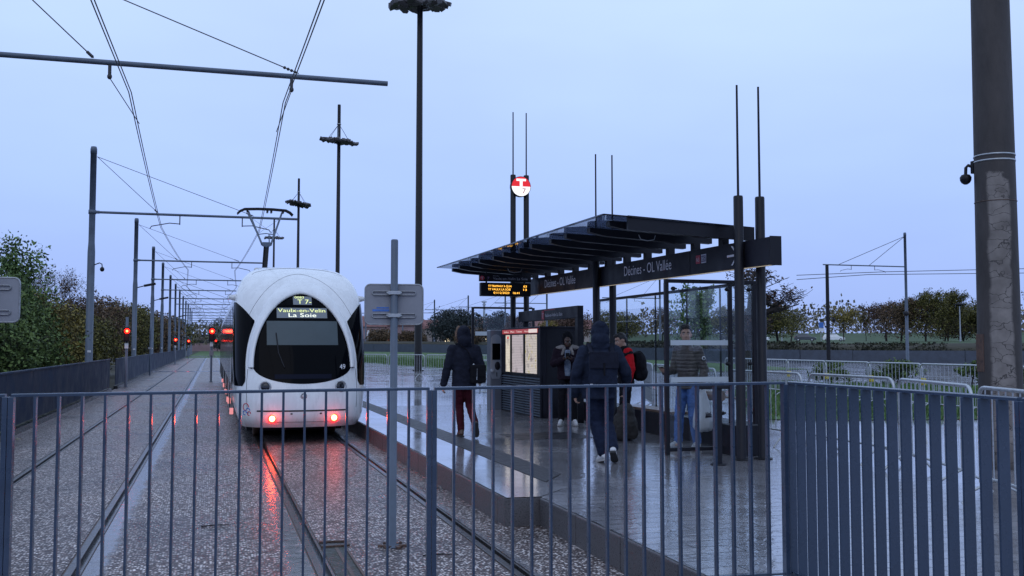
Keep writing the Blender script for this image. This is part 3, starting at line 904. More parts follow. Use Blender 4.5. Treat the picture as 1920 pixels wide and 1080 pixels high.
for s_ in (-1, 1):
    b = MB(); b.tube([(s_ * .13, -.15, 1.36), (s_ * .145, .02, 1.50), (s_ * .15, .15, 1.40)], .022, 6, flat=(1.4, .4)); b.build('shoulder_strap', M['navy'], t)
place(t, 4.76, 11.95, R(-12), 1.0)

# --- youth in profile with red sleeves and a black rucksack
p = person('person in profile with red sleeves and dark hair, half hidden by the large hooded walker')
J = joints(nk=(0, .03, 1.45), hd=(0, .085, 1.615), elL=(-.245, -.04, 1.14), wrL=(-.25, .02, .90), elR=(.235, .05, 1.13), wrR=(.17, .27, 1.10), knL=(-.095, .03, .5), anL=(-.10, .0, .10), anR=(.10, .06, .10))
P, Mx = body(p, J, .15, -.35, 'skin', [(J['wrL'], (0, .15, -1), (1, .1, 0), -1, .5), (J['wrR'], (-.5, .8, .1), (-.4, 0, 1), 1, .6)])
face_parts(P, Mx, p)
legs(p, J, M['black_c'], (.098, .074, .064))
b = MB(); torso(b, J, .88, 1.03); b.ell((0, .02, 1.46), (.11, .10, .07)); jk = remesh(b, 'body_warmer', M['black_c'], p, .012, 5, wrinkle=.007, wscale=.09)
for s_ in 'LR':
    b = MB(); b.caps(J['sh' + s_], .086, J['el' + s_], .070, 14); b.caps(J['el' + s_], .070, J['wr' + s_], .052, 14); remesh(b, 'sleeve', M['redc'], p, .011, 4, wrinkle=.008, wscale=.06)
b = MB(); b.ell(P(0, -.022, .038), (.082, .092, .088), M=Mx); b.ell(P(0, .045, .095), (.06, .055, .03), M=Mx); b.ell(P(0, -.065, -.01), (.066, .05, .07), M=Mx)
remesh(b, 'hair', M['hair'], p, .008, 2, wrinkle=.006, wscale=.02)
for s_, a in ((-1, 'anL'), (1, 'anR')): shoe(p, J[a], (s_ * .15, 1, 0), (0, 0, 1), M['black_c'], M['sole'])
place(p, 6.48, 15.15, R(80), .97)
t = thing('rucksack', (0, 0, 0), 'round black rucksack on the back of the person with red sleeves', 'backpack')
b = MB(); b.ell((0, -.23, 1.18), (.17, .13, .26)); b.ell((0, -.26, 1.06), (.16, .12, .14)); b.box((0, -.19, 1.18), (.30, .12, .46), bev=.04); remesh(b, 'bag_body', M['black_c'], t, .012, 4, wrinkle=.006, wscale=.07)
for s_ in (-1, 1):
    b = MB(); b.tube([(s_ * .12, -.14, 1.36), (s_ * .13, .0, 1.49), (s_ * .14, .13, 1.38), (s_ * .15, .14, 1.2)], .02, 6, flat=(1.4, .4)); b.build('shoulder_strap', M['black_c'], t)
place(t, 6.48, 15.15, R(80), .97)
t = thing('holdall', (6.20, 14.55, PZ), 'slumped dark bag standing on the paving behind the large hooded walker', 'bag')
b = MB(); b.ell((6.20, 14.55, .50), (.21, .17, .25)); b.ell((6.22, 14.55, .70), (.15, .13, .16)); b.box((6.20, 14.55, .40), (.38, .30, .24), bev=.08)
b.v = [tuple(Vector(v) - Vector((6.20, 14.55, PZ))) for v in b.v]
remesh(b, 'bag_body', mat('bag_cloth', (.016, .014, .013), .8, var=.3, vscale=9), t, .012, 4, wrinkle=.012, wscale=.09)
b = MB(); b.tube([(6.13, 14.55, .84), (6.17, 14.55, .92), (6.25, 14.55, .92), (6.28, 14.55, .84)], .013, 6); b.build('handle', M['black_c'], t)

# --- man behind the glass in a quilted jacket, phone in one hand, carrier bag in the other
p = person('dark haired man in brown quilted jacket and jeans behind the glass, looking at us')
J = joints(nk=(0, .01, 1.46), hd=(0, .035, 1.635), elL=(-.255, -.05, 1.13), wrL=(-.285, .06, .90), elR=(.25, .02, 1.12), wrR=(.17, .30, 1.10), anL=(-.13, -.03, .10), anR=(.11, .10, .10), knL=(-.11, .03, .5), knR=(.10, .08, .5))
P, Mx = body(p, J, R(40), .02, 'skin', [(J['wrL'], (-.05, .12, -1), (1, .2, .1), -1, 1.0), (J['wrR'], (-.35, .9, .12), (-.25, 0, 1), 1, .75)])
face_parts(P, Mx, p)
legs(p, J, M['jeans'], (.098, .074, .066))
b = MB(); torso(b, J, .86, .93); sleeves(b, J, (.078, .066, .052)); b.caps((0, .01, 1.44), .085, (0, .015, 1.52), .078, 16)
remesh(b, 'quilted_jacket', M['puffer'], p, .011, 4, wrinkle=.006, wscale=.06)
b = MB(); b.lathe((-.293, .012, 1.30), [(.028, 0), (.028, .008)], 16, axis=(-1, .2, .05)); bd = b.build('badge', M['whitelab'], p)
b = MB(); b.lathe((-.3015, .0135, 1.30), [(.016, 0), (.016, .003)], 14, axis=(-1, .2, .05)); b.build('badge_centre', M['black'], bd)
b = MB(); b.ell(P(0, -.030, .058), (.084, .090, .088), M=Mx); b.ell(P(.012, .040, .112), (.068, .055, .036), M=Mx); b.ell(P(-.02, .065, .105), (.04, .03, .025), M=Mx); b.ell(P(0, -.062, -.005), (.072, .052, .07), M=Mx)
for s_ in (-1, 1): b.ell(P(s_ * .073, -.012, .02), (.012, .026, .036), M=Mx)
remesh(b, 'hair', M['hair'], p, .007, 1, wrinkle=.008, wscale=.018)
for s_, a in ((-1, 'anL'), (1, 'anR')): shoe(p, J[a], (s_ * .3, 1, 0), (0, 0, 1), mat('trainer_grey', (.16, .17, .19), .6, col2=(.5, .5, .5), var=.3, vscale=30), M['solew'])
place(p, 6.50, 12.95, R(113), 1.0)
t = thing('phone', (0, 0, 0), 'phone held out in the right hand of the man behind the glass', 'phone')
b = MB(); b.box((.135, .40, 1.155), (.078, .16, .010), rot=Euler((R(18), 0, R(20))).to_matrix(), bev=.004); b.build('case', M['phone'], t)
b = MB(); b.box((.1345, .3985, 1.1612), (.068, .145, .002), rot=Euler((R(18), 0, R(20))).to_matrix()); b.build('screen', M['screen'], t)
place(t, 6.50, 12.95, R(113), 1.0)
def film_mat():
    m = bpy.data.materials.new('thin_plastic'); m.use_nodes = True
    t = m.node_tree; b = t.nodes['Principled BSDF']; b.inputs['Base Color'].default_value = (.62, .63, .66, 1); b.inputs['Roughness'].default_value = .3; b.inputs['Alpha'].default_value = .62
    b.inputs['Subsurface Weight'].default_value = .0
    return m
t = thing('carrier_bag', (0, 0, 0), 'thin white plastic carrier bag hanging from the left hand of the man', 'bag')
b = MB(); rings = []
for z, rx, ry, cx in ((.86, .045, .02, 0), (.80, .075, .035, 0), (.72, .12, .05, .0), (.60, .15, .075, .0), (.45, .165, .095, .0), (.34, .17, .10, .0), (.30, .14, .08, 0), (.285, .05, .03, 0)):
    rings.append([Vector((-.325 + (ry * math.sin(a)) * (1 + .12 * math.sin(5 * a + z * 9)), .075 + cx + rx * math.cos(a) * (1 + .10 * math.sin(4 * a + z * 13)), z + .012 * math.sin(3 * a))) for a in np.linspace(0, 2 * math.pi, 33)[:-1]])
b.loft(rings)
for s_ in (-1, 1): b.tube([(-.325, .075 + s_ * .05, .845), (-.315, .075 + s_ * .035, .88), (-.30, .075, .875)], .012, 6, flat=(1, .4))
film = b.build('bag_film', film_mat(), t)
b = MB(); b.ell((-.325, .06, .40), (.06, .11, .07)); b.box((-.325, .10, .36), (.07, .13, .11), bev=.02); remesh(b, 'shopping', mat('groceries', (.25, .17, .12), .6, col2=(.5, .42, .36), var=.3, vscale=9), t, .012, 2)
b = MB()
for k in range(7): b.tube([(-.424, .02 + k * .018, .50), (-.424, .02 + k * .018, .53 + .03 * math.sin(k * 1.9) ** 2)], .005, 5)
b.box((-.424, .075, .49), (.004, .13, .02)); b.build('print', M['plum'], film)
place(t, 6.50, 12.95, R(113), 1.0)
# ------------------------------------------------------------------ far terrain, walls
WALL = [(12.5, 178), (20.4, 166.4), (22.7, 160.5), (29.3, 148.1), (35.4, 125.3), (40.2, 105.1), (44.8, 88.0), (49.6, 77.1), (57.3, 72.8), (65.5, 68.2), (75.3, 65.3), (95, 62)]
WB = [.75, .8, .8, .75, .6, .4, .25, .15, .1, .1, .1, .1]
# meadow between plaza and wall, rising gently
mb = MB()
near = [(12.2, 120), (12.6, 106), (13.0, 99.7), (12.9, 92.8), (13.5, 76.6), (14.8, 64.7), (15.6, 54.6), (17.5, 50), (22, 50), (30, 52), (36, 55)]
far = [(14, 176), (20.4, 166.2), (22.7, 160.2), (26, 154), (29.2, 147.9), (33, 134), (35.2, 125.2), (37.7, 115), (40.0, 105.0), (42, 97), (44.6, 87.8)]
fz = [.78, .8, .8, .78, .75, .65, .6, .5, .4, .3, .25]
vs = []
for a, b, z in zip(near, far, fz):
    for k in range(6):
        u = k / 5
        vs.append((a[0] + (b[0] - a[0]) * u, a[1] + (b[1] - a[1]) * u, .274 + (z - .274) * u))
fs = [(i * 6 + k, i * 6 + k + 1, (i + 1) * 6 + k + 1, (i + 1) * 6 + k) for i in range(len(near) - 1) for k in range(5)]
mb.add(vs, fs)
mb.build('meadow', M['meadow'], kind='structure')
grass('grass', near[:7] + [(20, 70), (22, 95), (20, 125)], .30, 9000, .10, .24, 3)
ISL = [(10.6, 17.9), (11.5, 17.4), (14.8, 16.6), (17.5, 16.0), (27.9, 27.3), (26.6, 29.7), (24.2, 32.6), (20.5, 35.7), (15, 27)]
sheet('grass_island', ISL, .274, M['meadow'])
grass('grass', ISL, .27, 9000, .05, .16, 5)

for i in range(len(WALL) - 1):
    a, b = WALL[i], WALL[i + 1]
    if i in (0,): continue
    t = thing('low_wall', (a[0], a[1], WB[i]), 'low grey panel wall, %s' % {
        1: 'the short stretch farthest away behind the white van', 2: 'stretch on the curve behind the first sign post',
        3: 'stretch seen behind the hooded walker in maroon trousers', 4: 'stretch behind the ticket machine and kiosk',
        5: 'stretch seen through the shelter behind the boy in red', 6: 'stretch behind the glass beside the man in the quilted jacket',
        7: 'stretch right of the shelter, under the parked cars', 8: 'stretch at the foot of the distant mast on the right',
        9: 'stretch left of the thick concrete pole', 10: 'stretch at the right edge behind the concrete pole'}[i], 'wall', 'panel walls along the far tracks')
    d = Vector((b[0] - a[0], b[1] - a[1], 0)); L = d.length; ang = math.atan2(d.y, d.x); dn = d / L
    n = max(1, round(L / 4.0)); nrm = Vector((-dn.y, dn.x, 0))
    mb = MB()
    for k in range(n):
        c = vec((*a, 0)) + dn * (L * (k + .5) / n)
        zb = WB[i] + (WB[i + 1] - WB[i]) * (k + .5) / n
        mb.box((c.x, c.y, zb + .76), (L / n - .04, .10, .92), rz=ang)
    mb.build('panel', M['farwall'], t)
    mb = MB()
    for k in range(n):
        c = vec((*a, 0)) + dn * (L * (k + .5) / n)
        zb = WB[i] + (WB[i + 1] - WB[i]) * (k + .5) / n
        mb.box((c.x, c.y, zb + .1), (L / n, .22, .4), rz=ang)
    mb.build('plinth', M['farwall'], t)

def sheetgrid(name, pts, m):
    """pts: rows of 3-D points"""
    mb = MB(); n = len(pts[0])
    mb.add([p for r in pts for p in r], [(i * n + k, i * n + k + 1, (i + 1) * n + k + 1, (i + 1) * n + k) for i in range(len(pts) - 1) for k in range(n - 1)], 0, True)
    return mb.build(name, m, kind='structure')
rows_s, rows_g = [], []
for i, (x, y) in enumerate(WALL):
    o = Vector((x, y)).normalized() if i > 4 else Vector((.35, 1)).normalized()
    zb = WB[i]
    q = [mnoise.noise(Vector((x * .3, y * .3, k))) * .12 for k in range(6)]
    rows_s.append([(x + o.x * .25, y + o.y * .25, zb), (x + o.x * .6, y + o.y * .6, zb + 1.25), (x + o.x * 1.5, y + o.y * 1.5, zb + 1.62 + q[0]), (x + o.x * 2.8, y + o.y * 2.8, 1.93 + q[1])])
    rows_g.append([(x + o.x * 2.8, y + o.y * 2.8, 1.93 + q[1]), (x + o.x * 20, y + o.y * 20, 2.2), (x + o.x * 100, y + o.y * 100, 2.5), (x + o.x * 118, y + o.y * 118, 2.6), (x + o.x * 150, y + o.y * 150, 4.6), (x + o.x * 260, y + o.y * 260, 5.0)])
sheetgrid('earth_bank', rows_s, M['soil'])
M['lawn'] = mat('lawn', (.026, .050, .016), .9, var=.4, vscale=.5, col2=(.05, .088, .026))
sheetgrid('grass_slope', rows_g, M['lawn'])
# ivy and weeds tumbling over the bank
mb = MB(); rnd = random.Random(11)
for i in range(5, 11):
    a, b = WALL[i], WALL[i + 1]
    for k in range(1600):
        u = rnd.random(); x = a[0] + (b[0] - a[0]) * u; y = a[1] + (b[1] - a[1]) * u
        o = Vector((x, y)).normalized(); w = rnd.uniform(.1, 3)
        z = WB[i] + 1.0 + min(w, 2.4) * .27 + rnd.uniform(-.1, .22) * (1 if mnoise.noise(Vector((x * .35, y * .35, 0))) > -.15 else .25)
        s_ = rnd.uniform(.05, .15)
        c = Vector((x + o.x * w, y + o.y * w, z))
        r3 = Euler((rnd.uniform(0, 6), rnd.uniform(0, 6), rnd.uniform(0, 6))).to_matrix()
        mb.add([c + r3 @ Vector(q) * s_ for q in ((-1, -.6, 0), (1, -.6, 0), (1, .6, 0), (-1, .6, 0))], [(0, 1, 2, 3)])
M['weed'] = mat('weeds', (.008, .010, .005), .9, col2=(.032, .034, .014), var=.4, vscale=.6, island=.8)
mb.build('ivy_ground_cover', M['weed'], kind='stuff', fixn=False)

# left parapet: steel panels beside the track, one per bay
PAN = [(-3.76, 6.0, 1.12), (-3.76, 24.0, 1.12), (-3.76, 41.0, 1.08), (-3.76, 43.4, 1.10), (-3.76, 62, 1.10), (-3.76, 82, 1.10), (-3.76, 110, 1.1), (-3.76, 150, 1.1)]
desc = ['long blue grey steel parapet nearest the camera on the left', 'blue grey steel parapet behind the nearest overhead mast', None,
        'blue grey parapet stretch just past the left red signal', 'blue grey parapet stretch in the middle distance on the left', 'blue grey parapet stretch by the small far red signals', 'blue grey parapet stretch farthest along the left track']
for i in range(len(PAN) - 1):
    if desc[i] is None: continue
    x, y0, h = PAN[i]; y1 = PAN[i + 1][1]
    t = thing('parapet', (x, y0, 0), desc[i], 'parapet', 'steel parapets along the left track')
    mb = MB(); n = max(1, round((y1 - y0) / 3)); st = (y1 - y0) / n
    for k in range(n): mb.box((x, y0 + st * (k + .5), .13 + h / 2), (.02, st - .012, h - .06))
    mb.build('panel', M['wall'], t)
    mb = MB(); mb.box((x, (y0 + y1) / 2, .10 + h), (.07, y1 - y0 - .02, .05), bev=.01)
    mb.build('cap', M['wall'], t)
    mb = MB(); mb.box((x + .02, (y0 + y1) / 2, .06), (.16, y1 - y0, .12))
    mb.build('kerb', M['groove'], t)
sheet('verge', [(-3.85, -20), (-3.85, 420), (-80, 420), (-80, -20)], .02, M['soil'])

# ------------------------------------------------------------------ trees
def leafmat(n, a, b):
    return mat(n, a, .65, col2=b, var=.3, vscale=.55, island=.9, spec=.25)
LEAF = {'green': leafmat('leaf_green', (.03, .052, .016), (.14, .20, .06)),
        'olive': leafmat('leaf_olive', (.034, .034, .011), (.17, .155, .042)),
        'brown': leafmat('leaf_brown', (.042, .029, .018), (.17, .11, .06)),
        'yellow': leafmat('leaf_yellow', (.07, .055, .016), (.30, .235, .06)),
        'dark': leafmat('leaf_dark', (.018, .026, .028), (.055, .07, .07)),
        'lime': leafmat('leaf_lime', (.035, .065, .02), (.15, .225, .07)),
        'rust': leafmat('leaf_rust', (.045, .026, .020), (.12, .070, .05))}
M['bark'] = mat('bark', (.028, .022, .02), .9, var=.5, vscale=8, bump=.6, bscale=20, stretch=(1, 1, .25))
def tree(label, x, y, z, h, w, kind, seed, leaves=1500, leaf=.11, trunk=.25, depth=4, spread=.8, group=None, clump=.55, name='tree', thick=.022, fill=None, lk=1.0, minr=.006):
    if fill is None: fill = .8 if trunk < .13 and leaves > 1000 else (.35 if leaves > 1000 else 0)
    rnd = random.Random(seed)
    t = thing(name, (x, y, z), label, 'tree' if name == 'tree' else 'bush', group)
    tb = MB(); tips = []
    def grow(p, d, L, r, lev):
        n = 4; pts = [p]; rs = [r]; q = p.copy()
        dd = d.copy()
        for i in range(n):
            dd = (dd + Vector((rnd.gauss(0, .14), rnd.gauss(0, .14), rnd.gauss(.04, .08)))).normalized()
            q = q + dd * L / n
            pts.append(q.copy()); rs.append(r * (1 - .5 * (i + 1) / n))
        tb.tube(pts, rs, 6 if lev < 2 else 4 if lev < 3 else 3, caps=False)
        if lev >= 2: tips.extend(pts[2:])
        if lev < depth:
            m = rnd.choice((3, 3, 4)) if lev else rnd.choice((8, 9, 10))
            for i in range(m):
                f = rnd.uniform(.35, 1) if lev else rnd.uniform(trunk + .05, 1.0)
                k = min(n - 1, int(f * n)); b = pts[k].lerp(pts[k + 1], f * n - k)
                a = rnd.uniform(0, 2 * math.pi)
                side = Vector((math.cos(a) * w / h * 1.6, math.sin(a) * w / h * 1.6, rnd.uniform(.0, .75)))
                nd = (dd * (1 - spread * .6) + side * spread).normalized()
                grow(b, nd, L * rnd.uniform(.5, .78) * (1 if lev else 1.05 - .45 * f), max(minr, rs[k] * .55), lev + 1)
    grow(Vector((x, y, z)), Vector((rnd.gauss(0, .04), rnd.gauss(0, .04), 1)), h * .72, h * thick, 0)
    # fit the tree into its height and width
    vx = [v for v in tb.v]
    zmax = max(v[2] for v in vx) - z; rmax = sorted(math.hypot(v[0] - x, v[1] - y) for v in vx)[int(len(vx) * .985)]
    kz = h / zmax; kr = (w / 2) / max(rmax, .1)
    def fit(v): return Vector((x + (v[0] - x) * kr, y + (v[1] - y) * kr, z + (v[2] - z) * kz))
    tb.v = [tuple(fit(v)) for v in tb.v]
    tips = [fit(v) for v in tips]
    tb.build('trunk', M['bark'], t, fixn=False)
    if leaves:
        r = np.random.default_rng(seed)
        leaves = int(leaves * 2.6 * lk); leaf = leaf * .58
        T = np.array([tuple(v) for v in tips])
        keep = r.random(len(T)) < .75
        T = T[keep] if keep.sum() > 10 else T
        idx = r.integers(0, len(T), leaves)
        C = T[idx] + r.normal(0, clump * w * .06, (leaves, 3))
        if fill:
            # the rest of the crown: leaf clumps through a lumpy volume reaching down to the lowest limbs
            k = int(leaves * fill); pts = []
            b0 = max(.02, trunk * .8)
            while len(pts) < k:
                d = r.normal(size=3); d /= np.linalg.norm(d); q = r.random() ** .45
                p_ = d * q
                nn = mnoise.noise(Vector(tuple(d * 1.7)) + Vector((seed, 0, 0))) * .5 + mnoise.noise(Vector(tuple(p_ * 4.5)) + Vector((0, seed, 0))) * .8
                if q > .98 + .5 * nn or nn < -.28: continue
                zz = h * (b0 + (1 - b0) * (.5 + .5 * p_[2]))
                ww = w * .5 * (1.0 if p_[2] > -.2 else 1.05)
                pts.append((x + p_[0] * ww, y + p_[1] * ww, z + zz))
            C[:k] = np.array(pts)
        C[:, 2] = np.maximum(C[:, 2], z + .15)
        a = r.normal(size=(leaves, 3)); a /= np.linalg.norm(a, axis=1)[:, None]
        b = np.cross(a, r.normal(size=(leaves, 3))); b /= np.linalg.norm(b, axis=1)[:, None]
        s_ = (leaf * r.uniform(.5, 1.3, leaves))[:, None]
        V = np.stack([C - a * s_, C + b * s_ * .55, C + a * s_, C - b * s_ * .55], 1).reshape(-1, 3) - np.array([x, y, z])
        me = bpy.data.meshes.new('crown')
        me.vertices.add(len(V)); me.vertices.foreach_set('co', V.ravel())
        me.loops.add(leaves * 4); me.loops.foreach_set('vertex_index', np.arange(leaves * 4, dtype=np.int32))
        me.polygons.add(leaves); me.polygons.foreach_set('loop_start', np.arange(0, leaves * 4, 4, dtype=np.int32))
        me.polygons.foreach_set('loop_total', np.full(leaves, 4, dtype=np.int32))
        me.materials.append(LEAF[kind]); me.update(calc_edges=True); me.validate()
        o = bpy.data.objects.new('crown', me); COL.objects.link(o); o.parent = t
    return t
LG = 'trees and bushes behind the left parapet'
tree('tall loose green tree at the left edge rising above the hedge', -6.7, 37.6, 0, 5.7, 3.4, 'lime', 3, 3000, .12, trunk=.14, fill=.45, group=LG)
tree('dense green tree behind the left edge sign', -7.0, 32.5, 0, 4.1, 4.2, 'green', 4, 5200, .12, trunk=.1, group=LG)
tree('green bush with yellowing leaves low behind the near parapet', -5.6, 29.5, 0, 2.7, 2.8, 'green', 5, 3400, .10, trunk=.05, group=LG, name='bush')
tree('green bush against the nearest parapet on the left', -6.0, 34.0, 0, 3.2, 3.6, 'green', 6, 4800, .10, trunk=.05, group=LG, name='bush')
tree('yellow green bush just left of the nearest overhead mast', -6.0, 40.0, 0, 3.7, 3.4, 'yellow', 7, 3800, .10, trunk=.05, group=LG, name='bush')
tree('green tree behind the green bush on the left', -8.0, 44, 0, 4.6, 4.4, 'green', 8, 5200, .13, trunk=.1, group=LG)
tree('bare twiggy tree rising over the hedge left of the nearest mast', -7.3, 49.5, 0, 6.0, 4.2, 'brown', 9, 260, .10, depth=5, group=LG)
tree('second bare twiggy tree behind the nearest overhead mast', -8.3, 61.0, 0, 6.3, 5.0, 'brown', 10, 300, .10, depth=5, group=LG)
tree('dark olive bush right of the nearest overhead mast', -6.6, 50, 0, 3.6, 4.2, 'olive', 12, 5200, .12, trunk=.05, group=LG, name='bush')
tree('brown leafy tree between the first two overhead masts', -7.3, 62.0, 0, 4.1, 5.5, 'brown', 13, 6000, .14, trunk=.08, group=LG)
tree('olive tinged bush behind the left red signal', -6.4, 57.0, 0, 3.1, 4.0, 'olive', 14, 4200, .12, trunk=.05, group=LG, name='bush')
tree('tall brown tree behind the second overhead mast', -8.4, 77.0, 0, 5.5, 6.5, 'brown', 15, 5600, .15, trunk=.08, group=LG)
tree('dull olive tree between the second and third overhead masts', -7.4, 88.0, 0, 5.0, 6.5, 'olive', 16, 5200, .16, trunk=.08, group=LG)
tree('loose olive tree beside the third overhead mast', -7.6, 101.0, 0, 6.0, 6.0, 'olive', 17, 4200, .17, trunk=.08, group=LG)
tree('brown tree beyond the fourth overhead mast', -7.6, 117, 0, 6.0, 7.5, 'brown', 18, 4200, .2, trunk=.08, group=LG)
tree('dim brown tree by the far end of the parapet', -6.9, 138, 0, 6.2, 7.5, 'brown', 19, 3600, .24, trunk=.08, group=LG)
tree('faint olive tree farthest along the left parapet', -6.8, 168, 0, 6.4, 9, 'olive', 20, 3200, .28, trunk=.08, group=LG)

RG = 'trees beyond the plaza on the right'
tree('gnarled oak holding dead brown leaves just right of the shelter', 31.6, 55.0, .1, 6.9, 8.2, 'rust', 21, 330, .16, depth=5, trunk=.3, spread=1.0, group=RG, thick=.05, fill=0, clump=.35, minr=.02)
tree('young green tree added to stand in for a reflection in the shelter glass above the man', 31.9, 63.4, .1, 6.2, 3.4, 'lime', 22, 1300, .24, trunk=.14, fill=.3, group=RG)  # reflection in the glass, made as an added tree behind it
tree('small thin tree behind the parked white estate car', 96, 152, 2.4, 5.2, 6, 'olive', 23, 1600, .16, depth=4, group=RG)
tree('round topped brown tree with bare trunk beside the parked white hatchback', 84.7, 120.7, 2.3, 4.9, 5.0, 'yellow', 24, 1700, .17, depth=4, trunk=.32, group=RG)
tree('thin pale poplar behind the round topped brown tree', 119, 162.6, 2.6, 5.6, 3.0, 'olive', 25, 700, .2, group=RG)
tree('bare reddish shrub tree left of the distant mast', 75.9, 99.9, 2.2, 4.6, 6.4, 'rust', 26, 3200, .17, trunk=.08, fill=.35, depth=4, lk=.8, spread=.65, group=RG)
tree('dark bushy tree just left of the distant mast', 68.9, 88.3, 2.0, 4.7, 5.4, 'brown', 27, 4400, .15, trunk=.08, fill=.35, depth=4, lk=.8, spread=.65, group=RG)
tree('tall dark green tree just right of the distant mast', 70.5, 86.5, 2.0, 5.5, 4.6, 'olive', 28, 5200, .15, trunk=.08, fill=.35, depth=4, lk=.8, spread=.65, group=RG)
tree('second tall dark tree right of the distant mast', 74.5, 88.0, 2.0, 5.7, 4.2, 'olive', 29, 5200, .15, trunk=.08, fill=.35, depth=4, lk=.8, spread=.65, group=RG)
tree('low reddish tree behind the distant round headed lamp', 80.7, 95.8, 2.1, 3.8, 6.5, 'rust', 30, 5000, .17, trunk=.08, fill=.35, depth=4, lk=.8, spread=.65, group=RG)
tree('dark brown tree left of the concrete pole', 83.5, 96.0, 2.1, 3.8, 6, 'brown', 31, 4800, .17, trunk=.08, fill=.35, depth=4, lk=.8, spread=.65, group=RG)
tree('tall olive tree half hidden by the left side of the concrete pole', 80.6, 90.0, 2.1, 4.8, 5.5, 'olive', 32, 4600, .16, trunk=.08, fill=.35, depth=4, lk=.8, spread=.65, group=RG)
tree('brown tree right of the concrete pole at the picture edge', 84.5, 84.0, 2.2, 6.6, 6, 'brown', 33, 4600, .16, trunk=.08, fill=.35, depth=4, lk=.8, spread=.65, group=RG)
tree('olive tree behind the glass left of the boy in red', 58.4, 138.9, 2.3, 4.6, 8, 'olive', 34, 3600, .2, trunk=.08, group=RG)
tree('bare brown tree seen through the middle of the shelter glass', 57.5, 122.0, 2.3, 4.4, 6, 'brown', 35, 1300, .16, depth=5, group=RG)
tree('brown tree behind the glass right of the man', 57.5, 104.0, 2.2, 3.9, 7.5, 'olive', 36, 4600, .18, trunk=.08, fill=.35, depth=4, lk=.8, spread=.65, group=RG)
tree('low brown tree seen between the two front shelter columns', 59.0, 96.0, 2.2, 3.9, 7, 'olive', 37, 4200, .18, trunk=.08, fill=.35, depth=4, lk=.8, spread=.65, group=RG)
tree('broad dark cedar left of the hooded walker', 35.0, 146.1, 1.3, 6.0, 9.5, 'dark', 38, 6500, .24, trunk=.1, group=RG)
tree('dark cedar behind the framed wind screen', 38.4, 134.6, 1.3, 5.4, 5.2, 'dark', 39, 4000, .2, trunk=.1, group=RG)
tree('brown tree below the broad dark cedar', 34.0, 133.0, 1.0, 3.4, 5, 'brown', 40, 3800, .18, trunk=.08, group=RG)
tree('slim brown tree right of the framed wind screen post', 38.0, 124.0, 1.2, 4.6, 4.0, 'rust', 41, 2400, .17, group=RG)
tree('dim brown tree behind the back of the first road sign', 27.9, 170, 1.5, 3.0, 6, 'brown', 42, 3200, .24, trunk=.08, group=RG)
tree('brown tree right of the tall lamp post foot', 31.0, 160, 1.4, 2.8, 5, 'brown', 43, 3000, .22, trunk=.08, group=RG)
tree('brown tree over the kiosk roof', 44.6, 122.3, 1.8, 4.4, 6, 'rust', 44, 3200, .18, trunk=.08, group=RG)
tree('green brown bush low over the kiosk roof', 41.5, 122, 1.8, 3.4, 3.6, 'yellow', 45, 1800, .16, trunk=.05, group=RG, name='bush')
# wooded skyline: reads as one mass
mb = MB(); rnd = random.Random(5)
for u in range(26000):
    a = R(rnd.uniform(-12, 58)); d = rnd.uniform(235, 330)
    x, y = math.sin(a) * d, math.cos(a) * d
    top = 4.5 + 3.2 * mnoise.noise(Vector((a * 14, 0, 2))) + 1.6 * mnoise.noise(Vector((a * 60, 0, 5)))
    if a < R(2): top *= .6
    if a > R(24): top = top * 1.2 + 1.3
    z = 2 + max(0, top + 2.2) * rnd.random() ** .8
    s_ = rnd.uniform(.18, .48)
    r3 = Euler((rnd.uniform(0, 6), rnd.uniform(0, 6), rnd.uniform(0, 6))).to_matrix()
    c = Vector((x, y, z))
    mb.add([c + r3 @ Vector(q) * s_ for q in ((-1, -.6, 0), (1, -.6, 0), (.8, .7, 0), (-.7, .6, 0))], [(0, 1, 2, 3)])
M['wood'] = mat('hazed_far_wood', (.07, .064, .055), .9, col2=(.20, .175, .115), var=.3, vscale=.06, island=.5)  # distance haze mixed into the leaf colours
mb.build('distant_woodland', M['wood'], kind='stuff', fixn=False)
# tufts on the island and shrubs at its far rim
for i, (x, y, h, w_) in enumerate(((22.9, 33.4, .75, 1.8), (24.3, 31.4, .9, 1.9), (26.2, 29.8, .95, 1.6), (27.4, 28.4, .6, 1.1))):
    tree(['low dark shrub on the grass, leftmost of four right of the shelter', 'low shrub on the grass, second of four from the shelter', 'spiky tuft on the grass, third of four from the shelter', 'smallest tuft on the grass, nearest the concrete pole'][i],
         x, y, .27, h, w_, 'green', 60 + i, 900, .09, trunk=.05, depth=3, group='shrubs on the grass island', name='bush')
